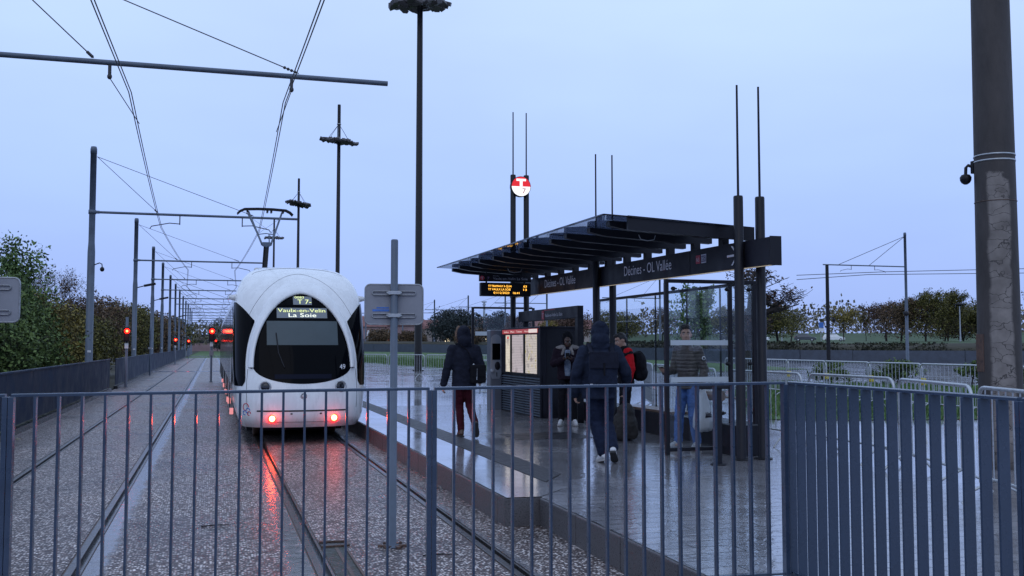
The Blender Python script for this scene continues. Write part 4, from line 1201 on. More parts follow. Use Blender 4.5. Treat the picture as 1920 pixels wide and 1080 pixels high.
# ------------------------------------------------------------------ overhead line: masts, arms, stays, contact wires
NTH = ['nearest, out past the left edge with only its arm in view', 'first', 'second', 'third', 'fourth', 'fifth', 'sixth', 'seventh', 'eighth', 'ninth', 'tenth', 'eleventh', 'twelfth']
MY = [17.4, 37.3, 57.8, 74.1, 88.1, 103.6, 117.9, 132.6, 147.5, 162.5, 177.5, 193, 209]
MX = -4.1
def catenary_mast(x, y, zb, label, group, reach=7.0, near=True, flip=1, lamp=None, top=8.7, arms=True):
    t = thing('catenary_mast', (x, y, zb), label, 'overhead line mast', group)
    sg = 16 if near else 8
    mb = MB()
    mb.lathe((x, y, zb), [(.16, 0), (.16, .02), (.125, .021), (.125, 5.0), (.105, 5.35), (.105, top - .25), (.112, top - .25), (.112, top - .08), (.09, top)], sg)
    mb.build('pole', M['mast'], t)
    mb = MB()
    mb.tube([(x + flip * .10, y, zb + 6.40), (x + flip * reach, y, zb + 6.40)], .045 if near else .05, 10 if near else 5)
    arm = mb.build('arm', M['mast'], t)
    if near:
        mb = MB(); mb.lathe((x, y, zb + 6.33), [(.12, 0), (.128, .0), (.128, .14), (.12, .14)], sg)
        mb.box((x + flip * .16, y, zb + 6.4), (.14, .07, .10))
        mb.build('collar', M['mast'], arm)
    for j, xx in enumerate((2.15, 5.45)):
        mb = MB()
        mb.tube([(x + flip * .12, y, zb + top - .35), (x + flip * xx, y, zb + 6.46)], .010 if near else .016, 5)
        if near:
            for k in range(4):
                f = .955 + k * .011
                p = Vector((x + flip * .12, y, zb + top - .35)).lerp(Vector((x + flip * xx, y, zb + 6.46)), f)
                mb.ell(p, (.028, .028, .028), 6, 5)
        mb.build('stay_wire', M['cable'], t)
    for xx, sgn in ((1.4 + .95, 1), (5.65 - .95 + .35, -1)) if arms else ():
        # registration arm: drop bracket and curved steady arm
        mb = MB()
        px = x + flip * (xx if sgn < 0 else xx + .55)
        mb.tube([(px, y, zb + 6.36), (px, y, zb + 6.05)], .022, 6)
        mb.tube([(px, y, zb + 6.08), (px - flip * .35, y, zb + 6.10), (px - flip * .95, y, zb + 5.97), (px - flip * 1.0, y, zb + 5.88)] if sgn > 0 else
                [(px, y, zb + 6.08), (px + flip * .35, y, zb + 6.10), (px + flip * .95, y, zb + 5.97), (px + flip * 1.0, y, zb + 5.88)], .018, 6)
        mb.build('steady_arm', M['cable'], t)
    if near:
        mb = MB(); mb.box((x + .02, y - .126, zb + 1.55), (.11, .006, .07), bev=.002)
        mb.build('label_plate', M['whitelab'], t)
    return t
GM = 'overhead line masts along the left parapet'
for i, y in enumerate(MY):
    lab = 'grey overhead mast %s' % NTH[0] if i == 0 else '%s grey overhead line mast from the camera behind the left parapet' % NTH[i]
    t = catenary_mast(MX, y, 0, lab, GM, near=i < 5, arms=i > 0)
    if i == 1:
        mb = MB()
        mb.tube([(MX + .11, y - .05, 4.55), (MX + .28, y - .08, 4.62), (MX + .36, y - .08, 4.58), (MX + .37, y - .08, 4.47)], .02, 6)
        mb.ell((MX + .37, y - .08, 4.40), (.075, .075, .085), 10, 8)
        cm = mb.build('dome_camera', M['black'], t)
    if i in (2, 3, 6):
        mb = MB()
        mb.tube([(MX + .10, y, 4.9), (MX + .45, y, 5.0)], .03, 6)
        mb.box((MX + .75, y, 5.07), (.62, .26, .12), rot=Euler((0, R(-12), 0)).to_matrix(), bev=.03)
        mb.build('flood_lamp', M['black'], t)
def contact_wire(x, side, label):
    t = thing('contact_wire', (x, 4, 5.9), label, 'overhead wire', 'contact wires above the tracks')
    for dx in (-.02, .02):
        mb = MB(); pts = []
        ys = [-14, 17.4] + MY[1:]
        for k in range(len(ys) - 1):
            for f in np.linspace(0, 1, 9)[:-1]:
                s0 = .22 * (1 if k % 2 else -1) * side; s1 = -s0
                yy = ys[k] + (ys[k + 1] - ys[k]) * f
                pts.append((x + s0 + (s1 - s0) * f + dx, yy, 5.93 - .10 * 4 * f * (1 - f) * min(1, (ys[k + 1] - ys[k]) / 20)))
        mb.tube(pts, .009, 6)
        mb.build('wire', M['cable'], t)
    # hanger under the nearest arm
    mb = MB()
    mb.tube([(x - .1, 17.4, 6.36), (x - .1, 17.4, 6.2)], .03, 6)
    mb.ell((x - .1, 17.4, 6.17), (.04, .04, .05), 8, 6)
    mb.tube([(x - .1, 17.4, 6.15), (x + .22 * side, 19.6, 5.88)], .008, 5)
    mb.build('hanger', M['cable'], t)
contact_wire(-1.60, 1, 'pair of contact wires over the empty left track')
contact_wire(1.33, -1, 'pair of contact wires over the tram track')

# far line of masts on the right, running round the loop
GF = 'overhead line masts of the far tracks'
FM = [((53.0, 67.2, .1), 'grey overhead mast with beam standing right of the shelter', -1, 7.6, 10.7), ((38.4, 113.6, .4), 'far overhead mast above the right part of the kiosk', -1, 6.5, 8.6),
      ((37.8, 129.4, .5), 'far overhead mast left of the twin sign columns', -1, 6.5, 8.6), ((36.2, 143.5, .6), 'far overhead mast right of the hooded walker head', -1, 6.5, 8.6),
      ((34.8, 160.6, .7), 'far overhead mast between the tall lamp post and the walker', -1, 6.5, 8.6), ((22.9, 176, 1.0), 'far overhead mast left of the back of the road sign', 1, 6.5, 7.0),
      ((25.2, 172, .9), 'far overhead mast behind the left half of the road sign', 1, 6.5, 7.5), ((45.0, 96.0, .3), 'far overhead mast seen through the shelter glass', -1, 6.5, 9.0), ((30.9, 168, .8), 'far overhead mast behind the right half of the road sign', -1, 6.0, 8.0)]
for (p, lab, fl, rc, tp) in FM:
    t = catenary_mast(p[0], p[1], p[2], lab, GF, reach=rc, near=False, flip=fl, top=tp)
    if tp > 10:
        for ch in list(t.children): ch.location.z += 1.55 if ch.name.startswith(('arm', 'steady')) else 0
        for ch in list(t.children):
            if ch.name.startswith('stay'): bpy.data.objects.remove(ch)
        for xx in (3.4, 6.5 - .3):
            mb = MB(); mb.tube([(p[0], p[1], p[2] + tp - .3), (p[0] - xx if xx < 5 else p[0] - xx, p[1], p[2] + 7.98)], .022, 5); mb.build('stay_wire', M['cable'], t)
        mb = MB(); mb.tube([(p[0] - .2, p[1] - .1, 4.4), (p[0] - .45, p[1] - .1, 4.4)], .04, 5); mb.ell((p[0] - .2, p[1] - .2, 4.3), (.22, .22, .2), 8, 6); mb.build('dome_camera', M['black'], t)
t = thing('beam_post', (45.75, 67.2, .1), 'slim dark post carrying the free end of the distant overhead beam', 'post')
mb = MB(); mb.cyl((45.75, 67.2, .1), (45.75, 67.2, 8.0), .16, .13, 10); mb.build('pole', M['black'], t)
mb = MB(); mb.tube([(45.9, 67.1, 3.9), (46.2, 67.1, 3.95)], .03, 5); mb.ell((46.2, 67.1, 3.75), (.14, .14, .18), 8, 6); mb.build('dome_camera', M['black'], t)
t = thing('far_wires', (49, 67, 7.6), 'long thin overhead wires crossing behind the concrete pole on the right', 'overhead wire')
for a, b in (((44.5, 69.5, 7.0), (49.5, 67.2, 7.35)), ((49.5, 67.2, 7.35), (95, 50, 7.6)), ((44.5, 69.5, 7.35), (51, 67.2, 7.6)), ((51, 67.2, 7.6), (95, 50, 8.4))):
    mb = MB(); mb.tube([a, b], .025, 4); mb.build('wire', M['cable'], t)

# ------------------------------------------------------------------ signals
M['redlens'] = emis('red_lens_core', (1.0, .12, .04), 9)
M['redglow'] = emis('red_visor_glow', (1.0, .012, .008), 2.0)  # for the visor: lens light on it put in as its own glow
M['redrim'] = emis('red_lens_rim', (1.0, .010, .006), 4.5)
M['amber'] = emis('amber_lens', (1.0, .02, .01), 4)
def signal(x, y, label, h, lz, k=1.0, power=14, second=False, plates=1, top=None):
    t = thing('signal_post', (x, y, 0), label, 'tram signal', 'red tram signals beside the left track')
    mb = MB(); mb.lathe((x, y, 0), [(.10, 0), (.10, .02), (.055, .02), (.055, h)], 12); mb.build('pole', M['mast'], t)
    mb = MB()
    mb.box((x, y - .11, lz - .14), (.24 * k, .16, .62 * k), bev=.05)
    hd = mb.build('signal_head', M['black'], t)
    mb = MB(); mb.lathe((x + .02, y - .192, lz), [(.105 * k, 0), (.105 * k, .012), (.07 * k, .018)], 20, axis=(0, -1, 0)); mb.lathe((x + .02, y - .21, lz), [(.052 * k, 0), (.04 * k, .006), (.01, .009)], 16, 1, axis=(0, -1, 0)); mb.build('red_lens', [M['redrim'], M['redlens']], hd)
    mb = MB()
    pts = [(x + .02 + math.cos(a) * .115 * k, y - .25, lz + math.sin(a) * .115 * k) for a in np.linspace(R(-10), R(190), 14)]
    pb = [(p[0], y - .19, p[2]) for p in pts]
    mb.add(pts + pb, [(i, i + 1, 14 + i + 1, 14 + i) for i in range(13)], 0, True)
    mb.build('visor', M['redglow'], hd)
    for q in range(plates):
        mb = MB(); mb.box((x, y - .075, lz - .62 - .42 * q), (.15 + .05 * q, .012, .22 + .04 * q), bev=.003)
        mb.build('number_plate', M['whitelab'] if q == 0 else M['signback'], t)
    if second:
        mb = MB(); mb.box((x + .2, y - .08, lz - .5), (.12, .10, .26), bev=.03)
        h2 = mb.build('repeater_head', M['black'], t)
        mb = MB(); mb.lathe((x + .2, y - .132, lz - .46), [(.045, 0), (.03, .012)], 12, axis=(0, -1, 0)); mb.build('red_lens', M['amber'], h2)
    l = bpy.data.lights.new('signal_light', 'POINT'); l.energy = power; l.color = (1, .06, .03); l.shadow_soft_size = .09
    lo = bpy.data.objects.new('signal_light', l); COL.objects.link(lo); lo.location = (x + .02, y - .36, lz)
    return t
signal(-3.48, 45.0, 'red signal on a slim grey post in front of the left parapet', 2.95, 2.36, power=6)
signal(-.06, 50.3, 'red signal with white plates standing between the two tracks', 2.6, 2.44, k=1.15, second=True, plates=2, power=4)
signal(-3.4, 100.0, 'small far red signal beside the parapet, left of the farthest one', 2.4, 2.3, k=1.2, power=4)
signal(-3.1, 140.0, 'farthest small red signal at the end of the left track', 2.4, 2.35, k=1.3, power=4)
t = thing('marker_post', (-3.5, 62, 0), 'thin unlit post by the parapet between the left signal and the far one', 'post')
mb = MB(); mb.cyl((-3.5, 62, 0), (-3.5, 62, 2.75), .05, .05, 8); mb.build('pole', M['mast'], t)
mb = MB(); mb.box((-3.5, 61.93, 1.6), (.22, .02, .12)); mb.build('number_plate', M['signback'], t)

# ------------------------------------------------------------------ tall floodlight masts
M['lampbox'] = mat('lamp_housing', (.055, .05, .055), .5, var=.4, vscale=2, rvar=.15)
def lamp_ring_parts(root, seg):
    rnd = random.Random(4)
    rg = MB()
    pts = [(math.cos(a) * 1.15, math.sin(a) * 1.15, 21.8 + .18 * math.sin(a + .4)) for a in np.linspace(0, 2 * math.pi, 33)[:-1]]
    rg.tube(pts, .09, 6, closed=True, caps=False)
    pts = [(math.cos(a) * .55, math.sin(a) * .55, 21.8 + .09 * math.sin(a + .4)) for a in np.linspace(0, 2 * math.pi, 25)[:-1]]
    rg.tube(pts, .08, 6, closed=True, caps=False)
    for a in np.linspace(0, 2 * math.pi, 7)[:-1]:
        rg.tube([(math.cos(a) * .15, math.sin(a) * .15, 21.8), (math.cos(a) * 1.2, math.sin(a) * 1.2, 21.8 + .18 * math.sin(a + .4))], .05, 5)
    ring = rg.build('lamp_ring', M['lampbox'], root)
    for r_, n in ((1.62, 18), (1.05, 13), (.5, 7)):
        for k in range(n):
            a = 2 * math.pi * (k + rnd.uniform(-.25, .25)) / n
            rr = r_ + rnd.uniform(-.12, .12)
            mb = MB()
            mb.box((math.cos(a) * rr, math.sin(a) * rr, 21.83 + .18 * rr / 1.2 * math.sin(a + .4) + rnd.uniform(-.08, .07)), (rnd.uniform(.34, .6), rnd.uniform(.34, .55), rnd.uniform(.16, .28)),
                   rot=Euler((rnd.uniform(-.5, .5), rnd.uniform(-.5, .5), a)).to_matrix(), bev=.03)
            mb.build('floodlight', M['lampbox'], ring)
    for a in np.linspace(.3, 2 * math.pi + .3, 7)[:-1]:
        mb = MB(); mb.tube([(0, 0, 23.55), (math.cos(a) * 1.2, math.sin(a) * 1.2, 21.9 + .18 * math.sin(a + .4))], .022, 4); mb.build('cable', M['mast'], root)
root = thing('floodlight_mast', (0, 0, 0), 'tallest dark floodlight mast, its lamp ring cut by the top edge', 'lamp post', 'tall floodlight masts in a row')
mb = MB(); mb.lathe((0, 0, 0), [(.34, 0), (.34, .05), (.235, .06), (.16, 25.4), (.15, 25.5)], 16); mb.build('pole', M['black'], root)
mb = MB(); mb.lathe((0, 0, 23.5), [(.2, 0), (.24, .03), (.2, .08)], 12); mb.build('collar', M['galv'], root)
lamp_ring_parts(root, 8)
for i, (x, y, z) in enumerate(((11.55, 57.75, .27), (11.7, 99.2, .27), (11.4, 144.2, .1), (10.6, 190.0, 0))):
    o = root if i == 0 else copy_tree(root)
    o.location = (x, y, z); o.rotation_euler = (0, 0, [0, 1.1, 2.3, .4][i])
    o['label'] = ['tallest dark floodlight mast, its lamp ring cut by the top edge', 'floodlight mast whose whole ring shows, second tallest of the row', 'floodlight mast just left of the second, third of the row', 'shortest looking floodlight mast, behind the tram pantograph'][i]

# ------------------------------------------------------------------ buildings, vehicles and lamps far behind
M['house'] = mat('render_wall', (.35, .30, .28), .8, var=.15, vscale=.8)
M['housep'] = mat('pink_render', (.33, .22, .23), .8, var=.15, vscale=.8)
M['roof'] = mat('roof_tiles', (.20, .09, .08), .8, var=.3, vscale=2, bump=.5, bscale=6)
M['wing'] = mat('dark_window', (.03, .035, .05), .12)
M['litwin'] = emis('lit_window', (1, .82, .55), 2.2)
def house(x, y, z, w, d, h, rh, rz, label, wall, lit=()):
    t = thing('house', (0, 0, 0), label, 'house', 'houses far behind the plaza')
    mb = MB(); mb.box((0, 0, h / 2), (w, d, h)); mb.build('wall', wall, t)
    mb = MB(); o = .4
    mb.prism([(-w / 2 - o, -d / 2 - o, h - .05), (-w / 2 - o, d / 2 + o, h - .05), (-w / 2 - o, 0, h + rh)], (w + 2 * o, 0, 0)); rf = mb.build('roof', M['roof'], t)
    mb = MB(); mb.box((w * .25, .4, h + rh), (.6, .6, 1.2)); mb.build('chimney', wall, rf)
    n = int(w // 2.6)
    for k in range(n):
        for f in range(max(1, int(h // 2.7))):
            mb = MB(); mb.box((-w / 2 + (k + .5) * w / n, -d / 2 - .01, 1.5 + f * 2.7), (1.0, .06, 1.25))
            mb.build('window', M['litwin'] if (k, f) in lit else M['wing'], t)
    t.location = (x, y, z); t.rotation_euler = (0, 0, rz)
    return t
house(28, 205, 1.0, 12, 8, 4.6, 2.2, -.2, 'pink house with red roof behind the foot of the tall lamp post', M['housep'], ((1, 0),))
house(37, 212, 1.0, 11, 8, 5.0, 2.2, -.35, 'pink house between the tall lamp post and the dark cedar', M['housep'], ((2, 0), (0, 0)))
house(47, 215, 1.2, 14, 9, 4.2, 2.0, -.3, 'red roofed house half hidden by the dark cedar', M['house'], ((0, 0), (3, 0)))
house(58, 205, 1.2, 12, 8, 4.4, 2.0, -.35, 'pale house seen through the framed wind screen', M['housep'], ((1, 0),))
house(21, 225, 1.0, 10, 8, 4.8, 2.0, -.1, 'pinkish house left of the first road sign', M['housep'])
house(67, 190, 1.5, 12, 8, 3.6, 1.8, -.4, 'low pale house over the kiosk roof', M['house'], ((2, 0),))
t = thing('shed', (3, 330, 0), 'long low building with pale end wall at the far end of the left track', 'building')
mb = MB(); mb.box2((-14, 326, 0), (22, 336, 4.2)); mb.build('wall', M['housep'], t)
mb = MB(); mb.box2((-14.3, 325.5, 4.2), (22.3, 336.5, 5.2)); mb.build('roof', M['wing'], t)
mb = MB(); mb.box2((-12, 325.9, .5), (-7, 325.7, 7.5)); mb.build('end_panel', M['house'], t)
mb = MB(); mb.box2((-5, 325.9, 2.6), (18, 325.8, 3.6)); mb.build('window', M['wing'], t)
tree('round hedge bush at the far end of the left track', 6, 300, 0, 4.2, 14, 'dark', 71, 2200, .4, trunk=.05, name='bush')
tree('fir top seen at the far end between the overhead arms', 2.0, 280, 0, 9.5, 7, 'dark', 72, 1600, .35, trunk=.1)
def pole_lamp(x, y, z, h, label, ball=.5):
    t = thing('street_lamp', (x, y, z), label, 'street lamp')
    mb = MB(); mb.cyl((x, y, z), (x, y, z + h), .09, .06, 8); mb.build('pole', M['galv'], t)
    mb = MB(); mb.lathe((x, y, z + h), [(.05, 0), (ball, .12), (ball * .9, .24), (.1, .3)], 12); mb.build('lamp_head', M['black'], t)
pole_lamp(73.5, 85.0, 2.1, 3.7, 'pale lamp with flat round head between the dark trees on the right')
pole_lamp(93, 150, 2.5, 4.2, 'thin lamp behind the parked white estate car')
pole_lamp(101, 148, 2.5, 4.6, 'thin lamp beside the blue and white sign right of the beam post')
t = thing('telecom_mast', (39, 144.8, 1.2), 'pale lattice like mast standing above the framed wind screen', 'mast')
mb = MB(); mb.cyl((39, 144.8, 1.2), (39, 144.8, 8.2), .22, .16, 8); mb.build('pole', M['galv'], t)
mb = MB()
for z in (7.4, 7.9, 8.3): mb.box((39, 144.8, z), (.8, .3, .2), rz=z)
mb.build('antenna', M['galv'], t)
t = thing('traffic_sign', (98.0, 146, 2.5), 'small blue and white road sign on a post above the parked cars', 'sign')
mb = MB(); mb.cyl((98, 146, 2.5), (98, 146, 5.0), .06, .06, 8); mb.build('pole', M['galv'], t)
mb = MB(); mb.box((98, 145.9, 5.2), (.9, .04, .9)); mb.build('blue_plate', M['bluelab'], t)
mb = MB(); mb.box((98, 145.9, 4.4), (.9, .04, .5)); mb.build('white_plate', M['whitelab'], t)

M['carwhite'] = mat('car_white', (.8, .81, .83), .25, coat=.6)
M['cargrey'] = mat('car_grey', (.06, .065, .075), .25, coat=.6)
M['carglass'] = mat('car_glass', (.012, .014, .02), .06)
M['tyre'] = mat('tyre', (.012, .012, .012), .8)
def car(x, y, z, rz, label, paint, L=4.2, W=1.75, H=1.48, van=False, lamp=None):
    t = thing('car', (0, 0, 0), label, 'van' if van else 'car', 'vehicles on the far road')
    prof = [(-L / 2, .35), (-L / 2 + .03, .75), (-L / 2 + .12, .95), (-L * .42, H * .93), (-L * .30, H), (L * .10, H), (L * .27, .98), (L * .44, .86), (L / 2, .68), (L / 2, .32)] if not van else \
           [(-L / 2, .35), (-L / 2, .9), (-L / 2 + .06, H * .97), (-L * .4, H), (L * .22, H), (L * .36, 1.25), (L * .47, 1.05), (L / 2, .8), (L / 2, .32)]
    mb = MB(); rings = []
    for yy, k in ((-W / 2, .93), (-W / 2 + .07, 1), (W / 2 - .07, 1), (W / 2, .93)):
        rings.append([Vector((p[0] * (.98 if k < 1 else 1), yy * (1 - .10 * max(0, (p[1] - .9) / (H - .9))), .32 + (p[1] - .32) * k)) for p in prof])
    mb.loft(rings, smooth=False); mb.build('body', paint, t)
    zt, zb = H * .93, .98
    for sgn in (-1, 1):
        mb = MB(); yy = sgn * (W / 2 * .94 + .012)
        mb.add([(-L * .38, yy, zb), (L * .22, yy, zb), (L * .09, yy * .955, zt), (-L * .31, yy * .955, zt)], [(0, 1, 2, 3)]); mb.build('side_window', M['carglass'], t)
    mb = MB(); mb.add([(L * .265 + .01, -W * .42, 1.0), (L * .265 + .01, W * .42, 1.0), (L * .11 + .02, W * .38, H * .97), (L * .11 + .02, -W * .38, H * .97)], [(0, 1, 2, 3)]); mb.build('windscreen', M['carglass'], t)
    mb = MB(); mb.add([(-L / 2 + .1, -W * .42, 1.0), (-L / 2 + .1, W * .42, 1.0), (-L * .42 - .03, W * .38, H * .92), (-L * .42 - .03, -W * .38, H * .92)], [(0, 1, 2, 3)]); mb.build('rear_window', M['carglass'], t)
    for wx in (-L * .31, L * .31):
        for s_ in (-1, 1):
            mb = MB(); mb.lathe((wx, s_ * (W / 2 - .09), .31), [(.31, -.1), (.31, .1), (.2, .11)], 14, axis=(0, s_, 0)); w_ = mb.build('wheel', M['tyre'], t)
            mb = MB(); mb.lathe((wx, s_ * (W / 2 + .015), .31), [(.19, 0), (.17, .012)], 12, axis=(0, s_, 0)); mb.build('rim', M['galv'], w_)
    for s_ in (-1, 1):
        mb = MB(); mb.box((L / 2 - .04, s_ * W * .36, .74), (.1, .3, .13)); mb.build('headlight', M['galv'], t)
        mb = MB(); mb.box((-L / 2 + .03, s_ * W * .38, .84), (.1, .22, .16)); mb.build('tail_light', M['amber'] if lamp else M['redtext'], t)
    t.location = (x, y, z); t.rotation_euler = (0, 0, rz)
    return t
car(117, 170, 2.55, R(-35), 'white hatchback parked rightmost on the far bank', M['carwhite'])
car(112.5, 173, 2.55, R(-35), 'dark grey hatchback parked left of the white one', M['cargrey'])
car(104.5, 177, 2.55, R(-35), 'white estate car parked between grey cars, left of the beam post', M['carwhite'])
car(99.5, 179, 2.55, R(-35), 'grey car just showing right of the oak trunk', M['cargrey'])
car(75, 186, 2.55, R(-20), 'dark car with pale roof seen through the shelter glass', M['cargrey'])
car(27.4, 172, 1.85, R(150), 'white estate car with a lit red tail light left of the sign post', M['carwhite'], lamp=True)
car(29.6, 181, 2.3, R(-20), 'large white van above and behind the white estate car', M['carwhite'], L=5.4, W=2.0, H=2.2, van=True)
# ------------------------------------------------------------------ tram
M['tram'] = mat('tram_white', (.74, .75, .76), .28, var=.09, vscale=3, coat=.6, rvar=.10, bump=.015, bscale=3, stretch=(1.5, 1.5, .35))
M['tramlow'] = mat('tram_white_low', (.52, .52, .52), .35, var=.10, vscale=2, coat=.4, rvar=.12)
M['tglass'] = mat('tram_glass', (.002, .0025, .004), .06, spec=.05)
M['blind'] = mat('grey_blind', (.045, .066, .075), .5, var=.08, vscale=3)
M['seam'] = mat('seam_dark', (.02, .02, .022), .6)
M['ledtext'] = emis('led_yellow', (.86, .95, .40), 1.0)
M['ledlow'] = emis('led_white', (.95, 1.0, .85), 1.1)
M['ledback'] = emis('led_backlight', (.30, .34, .38), .05)
M['tailcore'] = emis('tail_core', (1.0, .13, .03), 55)
M['tailring'] = emis('tail_ring', (1.0, .005, .004), 26)
M['pink'] = emis('marker_pink', (1.0, .35, .35), .7)
TC, TY = 1.56, 18.05
def lerp_tab(tab, z):
    for i in range(len(tab) - 1):
        if z <= tab[i + 1][0]:
            a, b = tab[i], tab[i + 1]
            u = max(0, (z - a[0]) / (b[0] - a[0]))
            # smooth (Catmull-Rom) interpolation
            p0 = tab[i - 1] if i else (2 * a[0] - b[0], 2 * a[1] - b[1]); p3 = tab[i + 2] if i + 2 < len(tab) else (2 * b[0] - a[0], 2 * b[1] - a[1])
            h = b[0] - a[0]
            m0 = (b[1] - p0[1]) / (b[0] - p0[0]) * h; m1 = (p3[1] - a[1]) / (p3[0] - a[0]) * h
            return (2*u**3 - 3*u*u + 1) * a[1] + (u**3 - 2*u*u + u) * m0 + (-2*u**3 + 3*u*u) * b[1] + (u**3 - u*u) * m1
    return tab[-1][1]
T_W = [(.30, 1.03), (.42, 1.10), (.7, 1.145), (1.1, 1.18), (1.6, 1.2), (2.3, 1.2), (2.6, 1.185), (2.8, 1.14), (2.98, 1.065), (3.12, .965), (3.22, .85), (3.31, .68), (3.38, .45)]
T_N = [(.30, .14), (.42, .03), (.55, 0), (.8, .02), (1.05, .08), (1.4, .20), (1.8, .36), (2.2, .56), (2.6, .82), (2.8, 1.0), (2.95, 1.2), (3.08, 1.45), (3.18, 1.75), (3.26, 2.1), (3.33, 2.55), (3.38, 3.2)]
T_D = [(.30, .75), (1.0, .8), (2.0, .8), (2.8, .7), (3.1, .55), (3.38, .3)]
TN_ = 2.5
def yf(x, z):
    s = min(1, abs(x) / lerp_tab(T_W, z))
    return TY + lerp_tab(T_N, z) + lerp_tab(T_D, z) * (1 - max(0, 1 - s ** TN_) ** (1 / TN_))
def surf(x, z, off=0.0): return Vector((TC + x, yf(x, z) - off, z))
tram = thing('tram', (TC, 24, 0), 'white rounded tram with dark arched windscreen and lit red tail lights, stopped at the platform', 'tram')
mb = MB()
zs = list(np.linspace(.30, 2.6, 34)) + list(np.linspace(2.68, 3.38, 26))
tt = np.linspace(-1, 1, 61)
ss = [math.copysign(1 - (1 - abs(t)) ** 1.9, t) for t in tt]
ybacks = (22.2, 26, 34, 50.5)
rows = []
for z in zs:
    w = lerp_tab(T_W, z)
    ye = yf(w, z)
    ybk = [max(ye + .1 * (k + 1), y) if k == 0 else y for k, y in enumerate(ybacks)]
    row = [Vector((TC - w, y, z)) for y in reversed(ybk)] + [surf(s * w, z) for s in ss] + [Vector((TC + w, y, z)) for y in ybk]
    rows.append(row)
n = len(rows[0])
vs = [v for r in rows for v in r]
mb.add(vs, [(i * n + k, i * n + k + 1, (i + 1) * n + k + 1, (i + 1) * n + k) for i in range(len(rows) - 1) for k in range(n - 1)], 0, True)
mb.add(rows[-1], [tuple(range(n))])
mb.add(rows[0], [tuple(range(n))], 1)
mb.add([rows[0][0], rows[0][-1], rows[-1][-1], rows[-1][0]], [(0, 1, 2, 3)], 1)
mb.build('body', [M['tram'], M['seam']], tram)
# windscreen: filled half-ellipse above, shallow smile below
HW, ZC, HT, HB = .865, 1.38, 1.345, .31
def ws_pt(r, th, off):
    s_ = math.sin(th); c_ = math.cos(th)
    x = HW * r * (c_ if s_ <= 0 else math.copysign(abs(c_) ** 1.14, c_))
    z = ZC + (HT if s_ > 0 else HB) * r * s_
    return surf(x, z, off)
mb = MB(); nth, nr = 72, 22
vs = [surf(0, ZC, .006)]
for i in range(1, nr + 1):
    for k in range(nth): vs.append(ws_pt(i / nr, 2 * math.pi * k / nth, .006))
fs = [(0, 1 + k, 1 + (k + 1) % nth) for k in range(nth)]
for i in range(nr - 1):
    for k in range(nth):
        l = (k + 1) % nth
        fs.append((1 + i * nth + k, 1 + i * nth + l, 1 + (i + 1) * nth + l, 1 + (i + 1) * nth + k))
mb.add(vs, fs, 0, True)
wscr = mb.build('windscreen', M['tglass'], tram)
# raised white arch around it
mb = MB(); prof = [(.985, -.002), (.995, .045), (1.03, .068), (1.08, .07), (1.13, .055), (1.17, .022), (1.19, -.006)]
ths = [R(a) for a in np.linspace(-3, 183, 70)]
rings = [[ws_pt(1 + (r - 1) * (.58 + .55 * max(0, math.sin(th)) ** 2) if r > 1 else r, th, o_) for r, o_ in prof] for th in ths]
vs = [v for r in rings for v in r]; n = len(prof)
mb.add(vs, [(i * n + k, i * n + k + 1, (i + 1) * n + k + 1, (i + 1) * n + k) for i in range(len(rings) - 1) for k in range(n - 1)], 0, True)
mb.build('arch_frame', M['tram'], tram)
def seamline(fn, name='seam', r=.004):
    mb = MB(); mb.tube(fn, r, 5); return mb.build(name, M['seam'], tram)
seamline([ws_pt(1.30, th, -.001) for th in np.linspace(R(18), R(162), 50)])
seamline([surf(-.86 + 1.72 * u, 3.12 + .17 * math.sin(math.pi * u) ** .6, -.001) for u in np.linspace(0, 1, 40)])
for sgn in (-1, 1): seamline([surf(sgn * (HW + .02 + .06 * u), 1.34 + .03 * u, 0) for u in np.linspace(0, 1, 5)], r=.008)
for sgn in (-1, 1): seamline([surf(sgn * (.955 + .02 * math.sin(u * 3)), 1.33 - .70 * u, 0) for u in np.linspace(0, 1, 16)], r=.0045)
seamline([surf(-.5 + u, .40, 0) for u in np.linspace(0, 1, 20)], r=.003)
def patch(x0, x1, z0, z1, off, m, name, parent=tram, nx=14, nz=6, rad=0):
    mb = MB()
    g = [[surf(x0 + (x1 - x0) * i / nx, z0 + (z1 - z0) * j / nz, off) for i in range(nx + 1)] for j in range(nz + 1)]
    mb.add([v for r in g for v in r], [(j * (nx + 1) + i, j * (nx + 1) + i + 1, (j + 1) * (nx + 1) + i + 1, (j + 1) * (nx + 1) + i) for j in range(nz) for i in range(nx)], 0, True)
    return mb.build(name, m, parent)
patch(-.63, .64, 1.76, 2.20, .012, M['blind'], 'sun_blind', wscr)
patch(-.5, .5, 1.16, 1.24, .010, mat('dash_blue', (.003, .005, .016), .5, spec=.1), 'dashboard', wscr)
d1 = patch(-.15, .19, 2.505, 2.665, .012, M['ledback'], 'line_display', wscr)
d2 = patch(-.45, .46, 2.255, 2.445, .012, M['ledback'], 'destination_display', wscr)
fn = lambda off: (lambda p: surf(p.x - TC, p.z, off))
def led(txt, x, z, size, width, parent, m, name='lettering', off=.018):
    mb = MB(); text_mb(mb, txt, (TC + x, 0, z), (1, 0, 0), (0, 0, 1), size, width, fn=fn(off)); return mb.build(name, m, parent, fixn=False)
led('0083', -.12, 2.625, .06, .17, d1, M['ledtext'])
led('T 7-', -.07, 2.525, .115, .25, d1, M['ledtext'])
led('Vaulx-en-Velin', -.43, 2.365, .095, .86, d2, M['ledtext'])
led('La Soie', -.24, 2.275, .10, .50, d2, M['ledlow'])
led('49', .655, 1.325, .13, .105, wscr, M['whitelab'], 'fleet_number')
mb = MB(); mb.tube([surf(-.33, 1.36, .03), surf(-.43, 1.62, .035), surf(-.47, 1.98, .02)], .011, 6); mb.build('wiper', M['black'], wscr)
